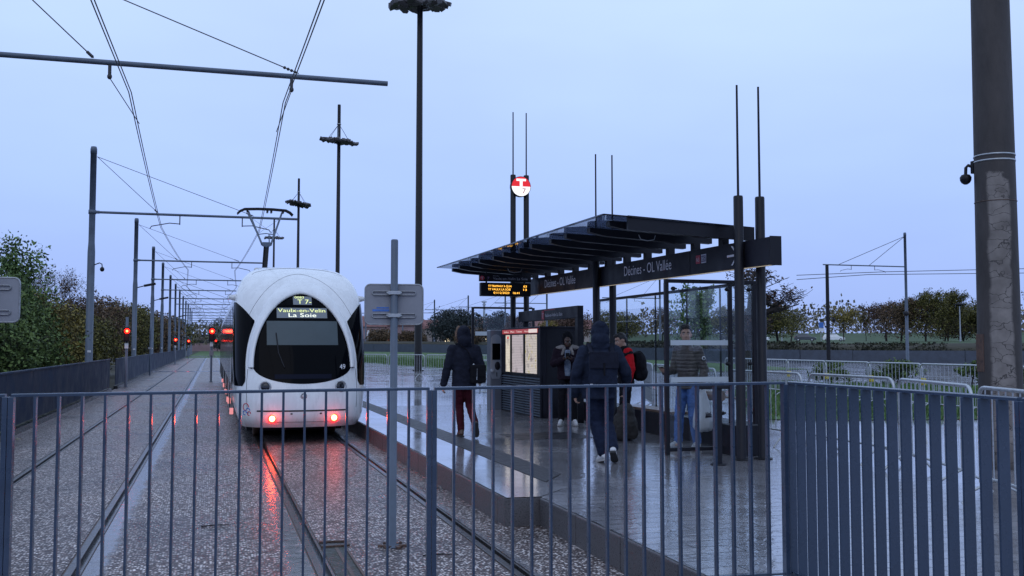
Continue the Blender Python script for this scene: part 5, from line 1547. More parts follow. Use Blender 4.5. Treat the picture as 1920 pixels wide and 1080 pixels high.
# lights, emblem, bumper seam
for sgn in (-1, 1):
    p = surf(sgn * .655, 1.015)
    mb = MB(); mb.lathe(p + Vector((0, .03, 0)), [(.105, 0), (.108, .045), (.09, .055), (.082, .04)], 24, axis=(sgn * .25, -1, 0.08)); hl = mb.build('headlight', M['galv'], tram)
    mb = MB(); mb.lathe(p + Vector((0, -.008, 0)), [(.085, 0), (.07, .012), (.03, .018)], 20, axis=(sgn * .25, -1, .08)); mb.build('lens', M['carglass'], hl)
    p = surf(sgn * .54, .465)
    mb = MB(); mb.lathe(p + Vector((0, .02, 0)), [(.074, 0), (.074, .03), (.055, .036)], 24, axis=(sgn * .1, -1, 0)); tl = mb.build('tail_light', M['tailring'], tram)
    mb = MB(); mb.lathe(p + Vector((0, -.015, 0)), [(.050, 0), (.038, .012), (.015, .018)], 20, axis=(sgn * .1, -1, 0)); mb.build('lens', M['tailcore'], tl)
    l = bpy.data.lights.new('tail_light_glow', 'POINT'); l.energy = 1.6; l.specular_factor = 8.0; l.color = (1, .05, .025); l.shadow_soft_size = .08
    lo = bpy.data.objects.new('tail_light_glow', l); COL.objects.link(lo); lo.location = p + Vector((0, -.17, .0))
mb = MB(); p = surf(0, .855); mb.lathe(p + Vector((0, .01, 0)), [(.058, 0), (.058, .02), (.045, .024), (.042, .016)], 24, axis=(0, -1, 0)); em = mb.build('emblem', M['galv'], tram)
mb = MB(); mb.lathe(p + Vector((0, -.01, 0)), [(.034, 0), (.02, .006)], 14, axis=(0, -1, 0)); mb.build('emblem_centre', M['whitelab'], em)
patch(-.80, .80, .585, .612, .004, M['seam'], 'bumper_gap', nz=2, nx=30)
for x in (-.21, .30):
    patch(x - .018, x + .018, .535, .56, .005, M['seam'], 'bumper_socket', nx=2, nz=2)
# painted flower squiggle at the lower left corner
mb = MB()
for k, (mi, x0, z0, r_) in enumerate(((0, -.985, .66, .05), (1, -.95, .60, .035), (1, -1.0, .56, .03), (0, -.93, .55, .028))):
    mb.tube([surf(x0 + r_ * math.cos(a) * (1 - a * .06), z0 + r_ * math.sin(a) * 1.5 * (1 - a * .06), .003) for a in np.linspace(0, 5.2, 16)], .008, 4, mi)
mb.build('painted_motif', [M['redtext'], M['bluelab']], tram)
# wrap-round cab side windows, mirror cameras, long side windows and doors
for sgn in (-1, 1):
    mb = MB(); g = []
    for z in np.linspace(1.03, 2.56, 40):
        w = lerp_tab(T_W, z)
        u = (z - ZC) / HT
        xin = HW * 1.13 * max(0, 1 - min(1, u / 1.18) ** 2) ** .61 + .015 if u > 0 else HW * 1.13 + .015
        xin = min(max(xin, .60), w * .985)
        if z > 2.2: xin = xin + (w * .97 - xin) * ((z - 2.2) / .36) ** .8
        if z < 1.12: xin = xin + .05 * (1.12 - z) / .09
        row = []
        for q in np.linspace(0, 1, 14):
            sx_ = min(1, (xin + (w - xin) * q ** .6) / w)
            p = surf(sgn * w * sx_, z, .005); p.x += sgn * .004
            row.append(p)
        ye = row[-1].y
        for dy in (.15, .4, .75): row.append(Vector((TC + sgn * (w + .005), ye + dy, z)))
        g.append(row)
    n = len(g[0])
    mb.add([v for r in g for v in r], [(i * n + k, i * n + k + 1, (i + 1) * n + k + 1, (i + 1) * n + k) for i in range(len(g) - 1) for k in range(n - 1)], 0, True)
    mb.build('cab_window', M['tglass'], tram)
    mb = MB(); p = surf(sgn * 1.17, 2.66)
    mb.loft([[p + Vector((sgn * a, b + .05, c)) for b, c in ((-.09 * k, -.05 * k), (.09 * k, -.05 * k), (.09 * k, .05 * k), (-.09 * k, .05 * k))] for a, k in ((-.05, 1.2), (.05, 1), (.12, .55))])
    mb.build('mirror_camera', M['tram'], tram)
    y = 20.2; k = 0
    while y < 49.5:
        L = 1.45 if k % 3 == 1 else 1.9
        isd = k % 3 == 1
        mb = MB(); mb.box2((TC + sgn * 1.196, y, .42 if isd else 1.0), (TC + sgn * 1.207, y + L, 2.5), bev=.004)
        part = mb.build('door' if isd else 'side_window', M['tglass'], tram)
        mb = MB(); mb.box2((TC + sgn * 1.19, y + L + .02, .45), (TC + sgn * 1.210, y + L + .08, 2.52), bev=.006); mb.build('pillar', M['seam'], tram)
        y += L + .12; k += 1
    for k in range(9):
        mb = MB(); mb.box((TC + sgn * 1.20, 19.9 + k * 2.2 + (k % 2) * .6, .50 + .05 * (k % 2)), (.07, .05, .12), bev=.008); mb.build('marker_light', M['pink'], tram)
mb = MB()
mb.box2((TC - .9, 20.4, .08), (TC + .95, 22.5, .32)); mb.box2((TC - 1.0, 24, .10), (TC + 1.0, 50, .32))
ub = mb.build('underframe', M['black'], tram)
for sgn in (-1, 1):
    for y in (20.2, 21.9, 30, 31.7):
        mb = MB(); mb.lathe((TC + sgn * .73, y, .30), [(.3, -.06), (.3, .04), (.27, .06), (.1, .07)], 18, axis=(sgn, 0, 0)); mb.build('wheel', M['rust'], ub)
mb = MB()
mb.box2((TC - .7, 23, 3.372), (TC + .7, 27, 3.5), bev=.05); mb.box2((TC - .75, 32, 3.372), (TC + .75, 44, 3.55), bev=.05)
mb.build('roof_equipment', M['galv'], tram)
# pantograph
pg = MB(); PX, PY = 1.39, 28.6
pg.tube([(PX, 30.2, 3.40), (PX, PY, 4.52)], .075, 10)
pg.box((PX, 30.2, 3.42), (.7, .8, .12))
pan = pg.build('pantograph', M['black'], tram)
mb = MB()
mb.tube([(PX - .13, PY, 4.60), (PX, PY, 4.52), (PX + .13, PY, 4.60)], .05, 8)
mb.box((PX, PY, 4.58), (.22, .1, .12), bev=.02)
mb.tube([(PX - .13, PY, 4.6), (PX - .47, 29.5, 5.60)], .028, 8)
mb.tube([(PX + .13, PY, 4.6), (PX + .47, 29.5, 5.60)], .028, 8)
mb.tube([(PX - .15, PY + .05, 4.66), (PX - .50, 29.55, 5.56)], .014, 6)
mb.tube([(PX - .22, 28.85, 4.88), (PX, 28.83, 4.91), (PX + .22, 28.85, 4.88)], .014, 6)
mb.tube([(PX + .08, PY, 4.55), (PX + .08, 28.83, 4.89)], .016, 6)
for a, b in ((-1, 1), (1, -1)): mb.tube([(PX + a * .22, 28.86, 4.9), (PX + b * .40, 29.3, 5.40)], .004, 4)
mb.build('upper_arm', M['mast'], pan)
mb = MB()
for y in (29.4, 29.66):
    mb.tube([(PX - .78, y, 5.53), (PX - .70, y, 5.61), (PX - .58, y, 5.67), (PX - .2, y, 5.69), (PX + .2, y, 5.69), (PX + .58, y, 5.67), (PX + .70, y, 5.61), (PX + .78, y, 5.53)], .026, 6)
for x in (-.5, .06, .17, .5): mb.box((PX + x, 29.53, 5.63), (.05, .28, .08))
mb.build('collector_head', M['black'], pan)
# ------------------------------------------------------------------ tram stop shelter
M['pane'] = glassmat('shelter_glass', (.955, .975, .98), .01, .008, (.30, .34, .38))
M['roofglass'] = glassmat('roof_glass', (.36, .39, .45), .03, .10, (.05, .055, .07))
M['frost'] = mat('frosted_band', (.50, .56, .60), .5)
M['wood'] = mat('seat_wood', (.17, .11, .075), .35, var=.3, vscale=4, stretch=(1, .15, 1), bump=.2, coat=.3)
M['strip'] = emis('warm_strip', (1.0, .86, .66), .55)
M['brightgap'] = emis('lamp_tube', (.9, .97, 1.0), 1.4)
sh = thing('tram_shelter', (6.8, 16.8, PZ), 'dark steel tram shelter with ribbed glass canopy and long name fascia', 'shelter')
CY = (11.65, 16.75, 21.95)
def zo(y): return .009 * (y - 11)
for j, y in enumerate(CY):
    for i, x in enumerate((6.6, 6.92)):
        top = (3.72, 3.45, 5.70)[j]; rod = (5.2, 5.22, 7.17)[j]
        zb = PZ if j < 2 else 2.14
        mb = MB(); mb.lathe((x, y, 0), [(.068, zb), (.064, zb + .01), (.064, top - .02), (.058, top)], 18)
        c = mb.build('column', M['shelter'], sh)
        mb = MB(); mb.cyl((x, y, top - .05), (x, y, rod), .017, .014, 8); mb.build('rod', M['shelter'], c)
        if j < 2:
            mb = MB(); mb.lathe((x, y, PZ + .001), [(.12, 0), (.12, .012), (.1, .016)], 16); mb.build('base_plate', M['black'], c)
# name fascia: hollow box beam, tilted with the canopy
FX0, FX1, FY0, FY1 = 6.67, 6.81, 10.99, 22.45
mb = MB()
vs = []
for y in (FY0, FY1):
    for x, z in ((FX0, 2.765), (FX1, 2.765), (FX1, 3.115), (FX0, 3.115)): vs.append((x, y, z + zo(y)))
mb.add(vs, [(0, 1, 5, 4), (1, 2, 6, 5), (2, 3, 7, 6), (3, 0, 4, 7), (3, 2, 1, 0), (4, 5, 6, 7)])
fas = mb.build('fascia', M['shelter2'], sh)
mb = MB()
mb.box((FX0 + .07, FY0 - .006, 2.94), (.165, .012, .37), bev=.004)
mb.build('end_cap', M['shelter'], fas)
for y in (13.2, 15.4, 18.0, 20.2):
    mb = MB(); mb.box((FX0 - .002, y, 2.94 + zo(y)), (.006, .012, .345)); mb.build('joint_trim', M['shelter'], fas)
mb = MB()
mb.add([(FX0 + .01, FY0 + .02, 2.758 + zo(FY0)), (FX0 + .05, FY0 + .02, 2.758 + zo(FY0)), (FX0 + .05, FY1 - .3, 2.758 + zo(FY1)), (FX0 + .01, FY1 - .3, 2.758 + zo(FY1))], [(0, 1, 2, 3)])
mb.build('light_strip', M['strip'], fas)
def fascia_text(txt, ya, yb, z, size, m, name):
    mb = MB(); text_mb(mb, txt, (FX0 - .006, ya, z), (0, -1, 0), (0, 0, 1), size, ya - yb, fn=lambda p: Vector((p.x, p.y, p.z + zo(p.y)))); return mb.build(name, m, fas, fixn=False)
M['nametext'] = mat('name_lettering', (.80, .79, .84), .5)
for ya, yb in ((15.62, 13.80), (19.85, 18.0)):
    fascia_text('Décines - OL Vallée', ya, yb, 2.885, .235, M['nametext'], 'station_name')
mb = MB(); mb.box((FX0 - .003, 12.93, 2.985), (.005, .13, .12), bev=.002); ic = mb.build('exit_badge', M['redtext'], fas)
mb = MB(); text_mb(mb, 'N3', (FX0 - .009, 12.975, 2.955), (0, -1, 0), (0, 0, 1), .08, .09); mb.build('lettering', M['white'], ic, fixn=False)
mb = MB(); mb.box((FX0 - .003, 12.76, 2.985), (.005, .15, .125), bev=.002); ic = mb.build('bus_badge', M['white'], fas)
mb = MB(); mb.box((FX0 - .007, 12.76, 2.985), (.004, .12, .09)); ic2 = mb.build('bus_badge_face', mat('badge_violet', (.10, .08, .16), .5), ic)
mb = MB(); text_mb(mb, '85', (FX0 - .011, 12.81, 2.955), (0, -1, 0), (0, 0, 1), .085, .10); mb.build('bus_number', M['white'], ic, fixn=False)
mb = MB()
for a in (-1, 1): mb.prism([(FX0 - .004, 11.82, 2.955), (FX0 - .004, 11.82 - .02, 2.955 + a * .0), (FX0 - .004, 11.96 - .03, 2.955 + a * .13), (FX0 - .004, 12.00 - .03, 2.955 + a * .13)], (-.003, 0, 0))
mb.box((FX0 - .0055, 11.98, 2.955), (.003, .20, .03))
mb.build('arrow', M['white'], fas)
# canopy: glass sheet over transverse ribs
def zr(x, y): return 3.43 - .045 * (x - 4.8) + .006 * (y - 11.9)
mb = MB()
a = [(4.78, 11.9), (7.0, 11.9), (7.0, 21.85), (4.78, 21.85)]
cut = 5
ys = np.linspace(11.9, 21.85, 9)
for k in range(8):
    y0, y1 = ys[k] + .004, ys[k + 1] - .004
    b = MB()
    tp = [(4.78, y0), (6.62, y0), (6.62, y1), (4.78, y1)]
    b.add([(x, y, zr(x, y)) for x, y in tp] + [(x, y, zr(x, y) + .016) for x, y in tp], [(3, 2, 1, 0), (4, 5, 6, 7), (0, 1, 5, 4), (1, 2, 6, 5), (2, 3, 7, 6), (3, 0, 4, 7)])
    b.build('roof_pane', M['roofglass'], sh)
for k in range(12):
    y = 12.25 + k * .84
    xl = 5.02 + .05 * (k % 2)
    b = MB()
    b.prism([(xl, y, zr(xl, y) - .012), (6.98, y, zr(6.98, y) - .012), (6.98, y, zr(6.98, y) - .10), (6.79, y, zr(6.79, y) - .10), (6.79, y, 3.117 + zo(y)), (6.69, y, 3.117 + zo(y)), (6.69, y, zr(6.69, y) - .12), (6.5, y, zr(6.5, y) - .13), (xl + .25, y, zr(xl, y) - .125), (xl, y, zr(xl, y) - .08)], (0, .12, 0))
    b.build('rib', M['shelter'], sh)
b = MB()
b.prism([(5.15, 11.93, zr(5.15, 11.9) - .16), (7.0, 11.93, zr(7, 11.9) - .17), (7.0, 11.93, zr(7, 11.9) + .02), (5.15, 11.93, zr(5.15, 11.9) + .03)], (0, .05, 0))
b.build('front_beam', M['shelter'], sh)
b = MB(); b.tube([(4.80, 11.9, zr(4.8, 11.9) + .008), (4.80, 21.85, zr(4.8, 21.85) + .008)], .012, 6); b.build('edge_trim', M['shelter'], sh)
b = MB(); b.tube([(4.80, 11.9, zr(4.8, 11.9) + .01), (5.2, 11.9, zr(5.2, 11.9) + .01)], .010, 6); b.build('edge_trim', M['shelter'], sh)
b = MB(); b.tube([(5.55, 12.5, zr(5.5, 12.5) - .14), (5.58, 12.5, zr(5.5, 12.5) - .20), (5.68, 12.5, zr(5.5, 12.5) - .22), (5.78, 12.5, zr(5.5, 12.5) - .20), (5.80, 12.5, zr(5.5, 12.5) - .14)], .006, 5); b.build('cable_loop', M['galv'], sh)
b = MB(); b.tube([(5.75, 19.5, 3.32), (5.78, 19.5, 3.26), (5.9, 19.5, 3.24), (6.02, 19.5, 3.26), (6.05, 19.5, 3.32)], .006, 5); b.build('cable_loop', M['galv'], sh)
# end wind screen facing the fence
EY = 12.45
b = MB()
b.box((5.93, EY, 1.44), (.055, .06, 2.34), bev=.006); b.box((6.62, EY, 2.635), (1.43, .06, .05), bev=.006); b.box((6.42, EY, .34), (.93, .06, .05), bev=.006)
b.box((6.90, EY, 1.45), (.05, .06, 2.32), bev=.006); b.box((7.28, EY, 1.45), (.06, .06, 2.32), bev=.006)
ef = b.build('end_frame', M['shelter'], sh)
b = MB(); b.box2((5.965, EY - .005, .37), (6.865, EY + .005, 2.58)); g1 = b.build('glass_pane', M['pane'], sh)
b = MB(); b.box2((6.93, EY - .005, .60), (7.245, EY + .005, 2.58)); b.build('glass_pane', M['pane'], sh)
for z0, z1 in ((1.755, 1.825), (1.25, 1.32)):
    b = MB(); b.box2((5.985, EY - .0095, z0), (6.86, EY - .006, z1)); b.build('frosted_band', M['frost'], g1)
for x, z in ((6.02, 2.53), (6.84, 2.53), (7.18, 2.53), (6.84, 1.50), (7.18, 1.50), (7.18, .82), (6.75, .82)):
    b = MB(); b.ell((x, EY - .035, z), (.035, .035, .028), 10, 8); b.tube([(x, EY - .03, z), (x + .06, EY - .015, z)], .012, 6); b.build('glass_clamp', M['black'], ef)
# long back wall of glass over a plinth bench
pl = MB(); pl.box2((7.12, 13.05, PZ), (7.62, 20.0, .63), bev=.01); pl.box2((6.72, 12.0, PZ), (7.12, 12.42, .68), bev=.01)
plo = pl.build('plinth', M['shelter'], sh)
b = MB()
for k in range(3): b.box((7.20 + k * .13, 15.9, .655), (.115, 2.1, .045), bev=.008)
b.build('seat', M['wood'], plo)
ys = [13.05, 14.1, 15.25, 16.5, 17.8, 19.2]
for k in range(5):
    b = MB(); b.box2((7.62, ys[k] + .008, .64), (7.632, ys[k + 1] - .008, 2.66)); b.build('glass_pane', M['pane'], sh)
for y in ys:
    b = MB(); b.box((7.645, y, 1.60), (.025, .018, 2.1)); b.build('glazing_bar', M['black'], sh)
b = MB(); b.box((7.64, 16.15, 2.68), (.06, 6.2, .05), bev=.006); b.build('top_rail', M['shelter'], sh)
b = MB(); b.tube([(7.05, 13.0, 1.02), (7.05, 14.3, 1.02)], .075, 14); b.tube([(7.05, 13.1, 1.02), (7.55, 13.1, .95)], .02, 6); b.tube([(7.05, 14.2, 1.02), (7.55, 14.2, .95)], .02, 6)
b.build('backrest_bar', M['wood'], sh)
# T-shaped leaning rail in front of the screen
t = thing('leaning_rail', (6.05, 11.25, PZ), 'low T shaped leaning post in front of the glass end screen', 'leaning rail')
b = MB(); b.box((6.05, 11.25, .74), (.09, .05, .94), bev=.008); b.lathe((6.05, 11.25, PZ), [(.1, 0), (.1, .012), (.06, .016)], 14); b.build('post', M['shelter'], t)
b = MB(); b.box((5.98, 11.25, 1.235), (.42, .09, .05), bev=.015); b.build('bar', M['shelter'], t)

# lit roundel between the tall twin columns
t = thing('stop_roundel', (6.76, 21.86, 5.2), 'lit round sign, red above with white T and white below, between the tall columns', 'sign')
M['roundred'] = emis('roundel_red', (.85, .015, .02), .75)
M['roundwhite'] = emis('roundel_white', (1, .97, .95), 1.0)
cz, ry = 5.42, .225
b = MB(); b.lathe((6.76, 21.90, cz), [(ry + .012, -.06), (ry + .012, .06)], 36, axis=(0, -1, 0)); b.build('case', M['black'], t)
for nm, a0, a1, m in (('red_half', 0, 180, 'roundred'), ('white_half', 180, 360, 'roundwhite')):
    b = MB(); pts = [(6.76 + ry * math.cos(R(a)), 21.836, cz + ry * math.sin(R(a))) for a in np.linspace(a0, a1, 25)]; b.add(pts, [tuple(range(25))]); b.build(nm, M[m], t)
b = MB(); b.box2((6.76 - .115, 21.83, cz + .125), (6.76 + .115, 21.832, cz + .178)); b.box2((6.76 - .034, 21.8295, cz + .004), (6.76 + .034, 21.8325, cz + .15)); b.build('letter', M['roundwhite'], t)
b = MB(); text_mb(b, '7', (6.79, 21.832, cz - .16), (1, 0, 0), (0, 0, 1), .17, .085); b.build('line_number', mat('roundel_dark_red', (.35, .02, .02), .5, emit=(.35, .02, .02), estr=.4), t, fixn=False)

# hanging direction sign and LED departure board
t = thing('direction_sign', (6.0, 20.6, 3.12), 'dark hanging sign naming the destination, directly above the orange text board', 'sign')
b = MB(); b.box((6.02, 20.62, 3.20), (1.16, .06, .15), bev=.006)
for x in (5.6, 6.4): b.tube([(x, 20.62, 3.27), (x, 20.62, 3.36)], .015, 6)
b.build('panel', M['shelter'], t)
b = MB(); b.lathe((5.50, 20.588, 3.195), [(.05, 0), (.05, .004)], 18, axis=(0, -1, 0)); q = b.build('red_disc', M['redtext'], t)
b = MB(); text_mb(b, 'T', (5.475, 20.582, 3.165), (1, 0, 0), (0, 0, 1), .075, .05); b.build('lettering', M['white'], q, fixn=False)
b = MB(); text_mb(b, '7', (5.61, 20.586, 3.16), (1, 0, 0), (0, 0, 1), .09, .05); b.build('lettering', mat('dim_violet', (.25, .15, .32), .5), t, fixn=False)
b = MB(); text_mb(b, 'Direction', (5.74, 20.586, 3.235), (1, 0, 0), (0, 0, 1), .035, .14); text_mb(b, 'Vaulx-en-Velin La Soie', (5.74, 20.586, 3.165), (1, 0, 0), (0, 0, 1), .075, .78); b.build('lettering', mat('dim_white', (.38, .38, .44), .5), t, fixn=False)
t = thing('departure_board', (6.03, 20.6, 2.82), 'black board with three rows of orange LED text under the canopy', 'departure board')
b = MB(); b.box((6.03, 20.65, 2.955), (1.12, .14, .29), bev=.012)
for x in (5.6, 6.45): b.tube([(x, 20.62, 3.08), (x, 20.62, 3.15)], .02, 6)
b.build('case', M['black'], t)
M['led'] = emis('led_orange', (1.0, .48, .06), 2.6)
b = MB()
for txt, x, z, w in (('T7 TRAMWAY A QUAI', 5.63, 3.005, .52), ('T7 VAULX LA SOIE', 5.63, 2.935, .50), ('01/12/2023   16:41', 5.75, 2.862, .58), ('03', 6.42, 3.005, .075), ('13', 6.42, 2.935, .075)):
    text_mb(b, txt, (x, 20.573, z), (1, 0, 0), (0, 0, 1), .062, w)
b.build('led_text', M['led'], t, fixn=False)

# ------------------------------------------------------------------ information kiosk with lit cases and louvres
KX, KY0, KY1 = 6.4, 19.36, 22.23
def poster(name, seed, tint, kind):
    m = bpy.data.materials.new(name); m.use_nodes = True
    t = m.node_tree; N = t.nodes.new; L = t.links.new; b = t.nodes['Principled BSDF']
    co = N('ShaderNodeTexCoord'); mp = N('ShaderNodeMapping'); mp.inputs['Location'].default_value = (seed, seed * 1.7, seed * .3); mp.inputs['Scale'].default_value = (1, 1, 1); L(co.outputs['Object'], mp.inputs[0])
    n = N('ShaderNodeTexNoise'); n.inputs['Scale'].default_value = 7 if kind else 3; n.inputs['Detail'].default_value = 5; L(mp.outputs[0], n.inputs['Vector'])
    r = N('ShaderNodeValToRGB'); e = r.color_ramp.elements
    cols = [(.30, (.36, .29, .26)), (.46, tint), (.60, tint), (.66, (.62, .50, .12) if kind else tuple(c * .8 for c in tint)), (.8, (.45, .45, .42))]
    e[0].position, e[0].color = cols[0][0], (*cols[0][1], 1); e[1].position, e[1].color = cols[-1][0], (*cols[-1][1], 1)
    for p, c in cols[1:-1]:
        k = e.new(p); k.color = (*c, 1)
    L(n.outputs['Fac'], r.inputs[0])
    # rows of small print
    w = N('ShaderNodeTexWave'); w.wave_type = 'BANDS'; w.bands_direction = 'Z'; w.inputs['Scale'].default_value = 9; w.inputs['Distortion'].default_value = 3; w.inputs['Detail'].default_value = 3; w.inputs['Detail Scale'].default_value = 9
    L(mp.outputs[0], w.inputs['Vector'])
    wr = N('ShaderNodeMapRange'); wr.inputs[1].default_value = .1; wr.inputs[2].default_value = .5; wr.inputs[3].default_value = .72; wr.inputs[4].default_value = 1; L(w.outputs['Fac'], wr.inputs[0])
    mm = N('ShaderNodeMixRGB'); mm.blend_type = 'MULTIPLY'; mm.inputs[0].default_value = 1; L(r.outputs[0], mm.inputs[1]); L(wr.outputs[0], mm.inputs[2])
    L(mm.outputs[0], b.inputs['Base Color']); L(mm.outputs[0], b.inputs['Emission Color']); b.inputs['Emission Strength'].default_value = .62; b.inputs['Roughness'].default_value = .2
    return m
ks = thing('information_kiosk', (6.8, 20.8, PZ), 'dark information kiosk with three lit display cases over black louvres', 'kiosk')
b = MB()
b.box2((KX + .03, KY0, PZ), (7.22, KY1, 2.11), bev=.006)
b.box2((KX - .01, KY0 - .015, 2.108), (7.24, KY1 + .015, 2.145), bev=.006)
b.box2((KX, KY0, 1.13), (KX + .05, KY0 + .22, 2.1)); b.box2((KX, KY1 - .34, 1.13), (KX + .05, KY1, 2.1))
b.box2((KX, KY0, PZ), (KX + .05, KY0 + .03, 1.13)); b.box2((KX, KY1 - .03, PZ), (KX + .05, KY1, 1.13))
body = b.build('body', M['shelter2'], ks)
b = MB(); b.box2((KX + .14, KY0 - .004, PZ + .03), (KX + .45, KY0 - .001, 2.06)); b.box2((KX + .47, KY0 - .004, 1.1), (7.16, KY0 - .001, 2.06)); b.box2((KX + .47, KY0 - .004, PZ + .03), (7.16, KY0 - .001, 1.08)); b.build('side_panel', M['shelter'], ks)
for y0, y1, tn, kd, sd in ((21.50, 21.88, (.95, .82, .62), 0, 1.0), (20.51, 21.38, (.62, .52, .50), 0, 4.3), (19.60, 20.39, (.72, .62, .52), 1, 9.1)):
    b = MB(); b.box2((KX + .004, y0, 1.165), (KX + .03, y1, 1.985)); b.build('lit_case', poster('poster', sd, tn, kd), ks)
b = MB()
for y in (21.44, 20.45): b.box2((KX - .012, y - .05, 1.14), (KX + .02, y + .05, 2.0), bev=.004)
b.box2((KX - .008, KY0 + .2, 1.985), (KX + .03, KY1 - .3, 2.005)); b.box2((KX - .008, KY0 + .2, 1.13), (KX + .03, KY1 - .3, 1.162))
b.build('case_frame', M['black'], ks)
b = MB(); b.box2((KX + .126 - .12, 21.70 - .06, 1.90), (KX + .003, 21.70 + .06, 1.955)); b.build('red_mark', M['roundred'], ks)
b = MB(); b.box2((KX - .012, KY0 + .16, 2.012), (KX + .02, KY1 - .12, 2.105)); hd = b.build('header_sign', emis('header_red', (.55, .07, .07), .5), ks)
b = MB()
M['hdw'] = emis('header_white', (.95, .8, .72), .7)
b.box2((KX - .0135, KY0 + .17, 2.02), (KX - .0125, KY0 + .75, 2.097)); b.build('pale_panel', M['hdw'], hd)
for ya, txt, w in ((21.95, 'Infos', .36), (21.45, 'Plan', .3), (21.0, 'Tickets', .42), (20.4, 'Horaires', .42)): 
    b = MB(); text_mb(b, txt, (KX - .0145, ya, 2.035), (0, -1, 0), (0, 0, 1), .06, w); b.build('lettering', M['hdw'], hd, fixn=False)
pass
for y0, y1 in ((21.44, 22.19), (20.47, 21.40), (19.40, 20.43)):
    b = MB()
    for k in range(15):
        z = .315 + k * .054
        b.box((KX + .02, (y0 + y1) / 2, z), (.05, y1 - y0, .012), rot=Euler((0, R(-28), 0)).to_matrix())
    b.build('louvre', M['mast'], ks)
t = thing('kiosk_sign_beam', (6.75, 19.9, 2.14), 'dark sign beam on two posts over the kiosk, small red T and white lettering', 'sign')
b = MB(); b.box2((6.70, 17.98, 2.285), (6.82, 21.86, 2.52), bev=.008); bm_ = b.build('beam', M['shelter2'], t)
b = MB(); b.box2((6.71, 21.45, 2.146), (6.81, 21.55, 2.285)); b.build('post', M['shelter'], t)
b = MB(); b.box2((6.70, 17.98, PZ), (6.82, 18.12, 2.285)); b.build('post', M['shelter'], t)
b = MB(); b.box2((6.692, 20.0, 2.30), (6.699, 20.14, 2.50)); b.box2((6.692, 19.3, 2.485), (6.699, 20.14, 2.50)); b.build('red_bar', M['redtext'], bm_)
b = MB(); text_mb(b, 'T', (6.69, 20.12, 2.34), (0, -1, 0), (0, 0, 1), .13, .11); text_mb(b, 'Vaulx-en-Velin La Soie', (6.69, 19.93, 2.35), (0, -1, 0), (0, 0, 1), .10, 1.1); b.build('lettering', M['white'], bm_, fixn=False)

# ticket machine beside the kiosk
M['ticket'] = mat('ticket_grey', (.15, .165, .20), .35, coat=.3, var=.1, vscale=4)
M['ticket2'] = mat('ticket_light', (.30, .33, .38), .3, coat=.3)
t = thing('ticket_machine', (6.30, 22.55, PZ), 'slim grey ticket machine with pale curved front, left of the kiosk', 'ticket machine')
b = MB(); b.box((6.34, 22.62, 1.19), (.28, .32, 1.85), bev=.02); b.build('body', M['ticket'], t)
b = MB()
poly = [(6.24, 22.44, .98), (6.41, 22.44, .98), (6.46, 22.44, 1.1)] + [(6.335 + .125 * math.cos(a), 22.44, 1.88 + .13 * math.sin(a)) for a in np.linspace(0, math.pi, 12)] + [(6.20, 22.44, 1.1)]
b.prism(poly, (0, .02, 0)); fr = b.build('front', M['ticket2'], t)
b = MB(); b.box2((6.24, 22.425, 1.42), (6.43, 22.44, 1.80), bev=.006); b.build('screen', M['tglass'], fr)
b = MB(); b.ell((6.37, 22.44, 1.28), (.07, .03, .10), 12, 8); b.build('ticket_tray', M['black'], fr)
b = MB(); b.box((6.35, 22.435, 1.08), (.018, .012, .10)); b.build('slot', M['black'], fr)
b = MB(); b.lathe((6.24, 22.45, 1.15), [(.045, 0), (.045, .07), (.02, .08)], 12, axis=(-.3, -1, .2)); b.build('card_reader', M['ticket2'], fr)

# free standing framed wind screen behind
t = thing('wind_screen', (6.95, 24.0, PZ), 'framed glass wind screen standing behind the ticket machine', 'wind screen')
b = MB(); b.box((6.17, 24, 1.48), (.06, .06, 2.44), bev=.005); b.box((7.75, 24, 1.48), (.06, .06, 2.44), bev=.005); b.box((6.96, 24, 2.69), (1.52, .06, .05), bev=.005); b.build('frame', M['shelter'], t)
b = MB(); b.box2((6.22, 23.995, .5), (7.70, 24.005, 2.64)); b.build('glass_pane', M['pane'], t)
for z0, z1 in ((2.0, 2.10), (.95, 1.0)):
    b = MB(); b.box2((6.23, 23.985, z0), (7.69, 23.99, z1)); b.build('frosted_band', M['frost'], t)
b = MB(); b.ell((6.30, 23.95, 2.50), (.05, .05, .035), 10, 8); b.build('glass_clamp', M['black'], t)
b = MB(); b.ell((6.90, 23.95, 2.50), (.05, .05, .035), 10, 8); b.build('glass_clamp', M['black'], t)
# dark access cover in the paving
mb = MB(); mb.box((5.25, 15.6, .2705), (1.3, 1.1, .006)); mb.build('access_cover', M['shelter'], label='dark rectangular access cover flush in the wet paving before the kiosk', cat='cover', origin=(5.25, 15.6, .2705))
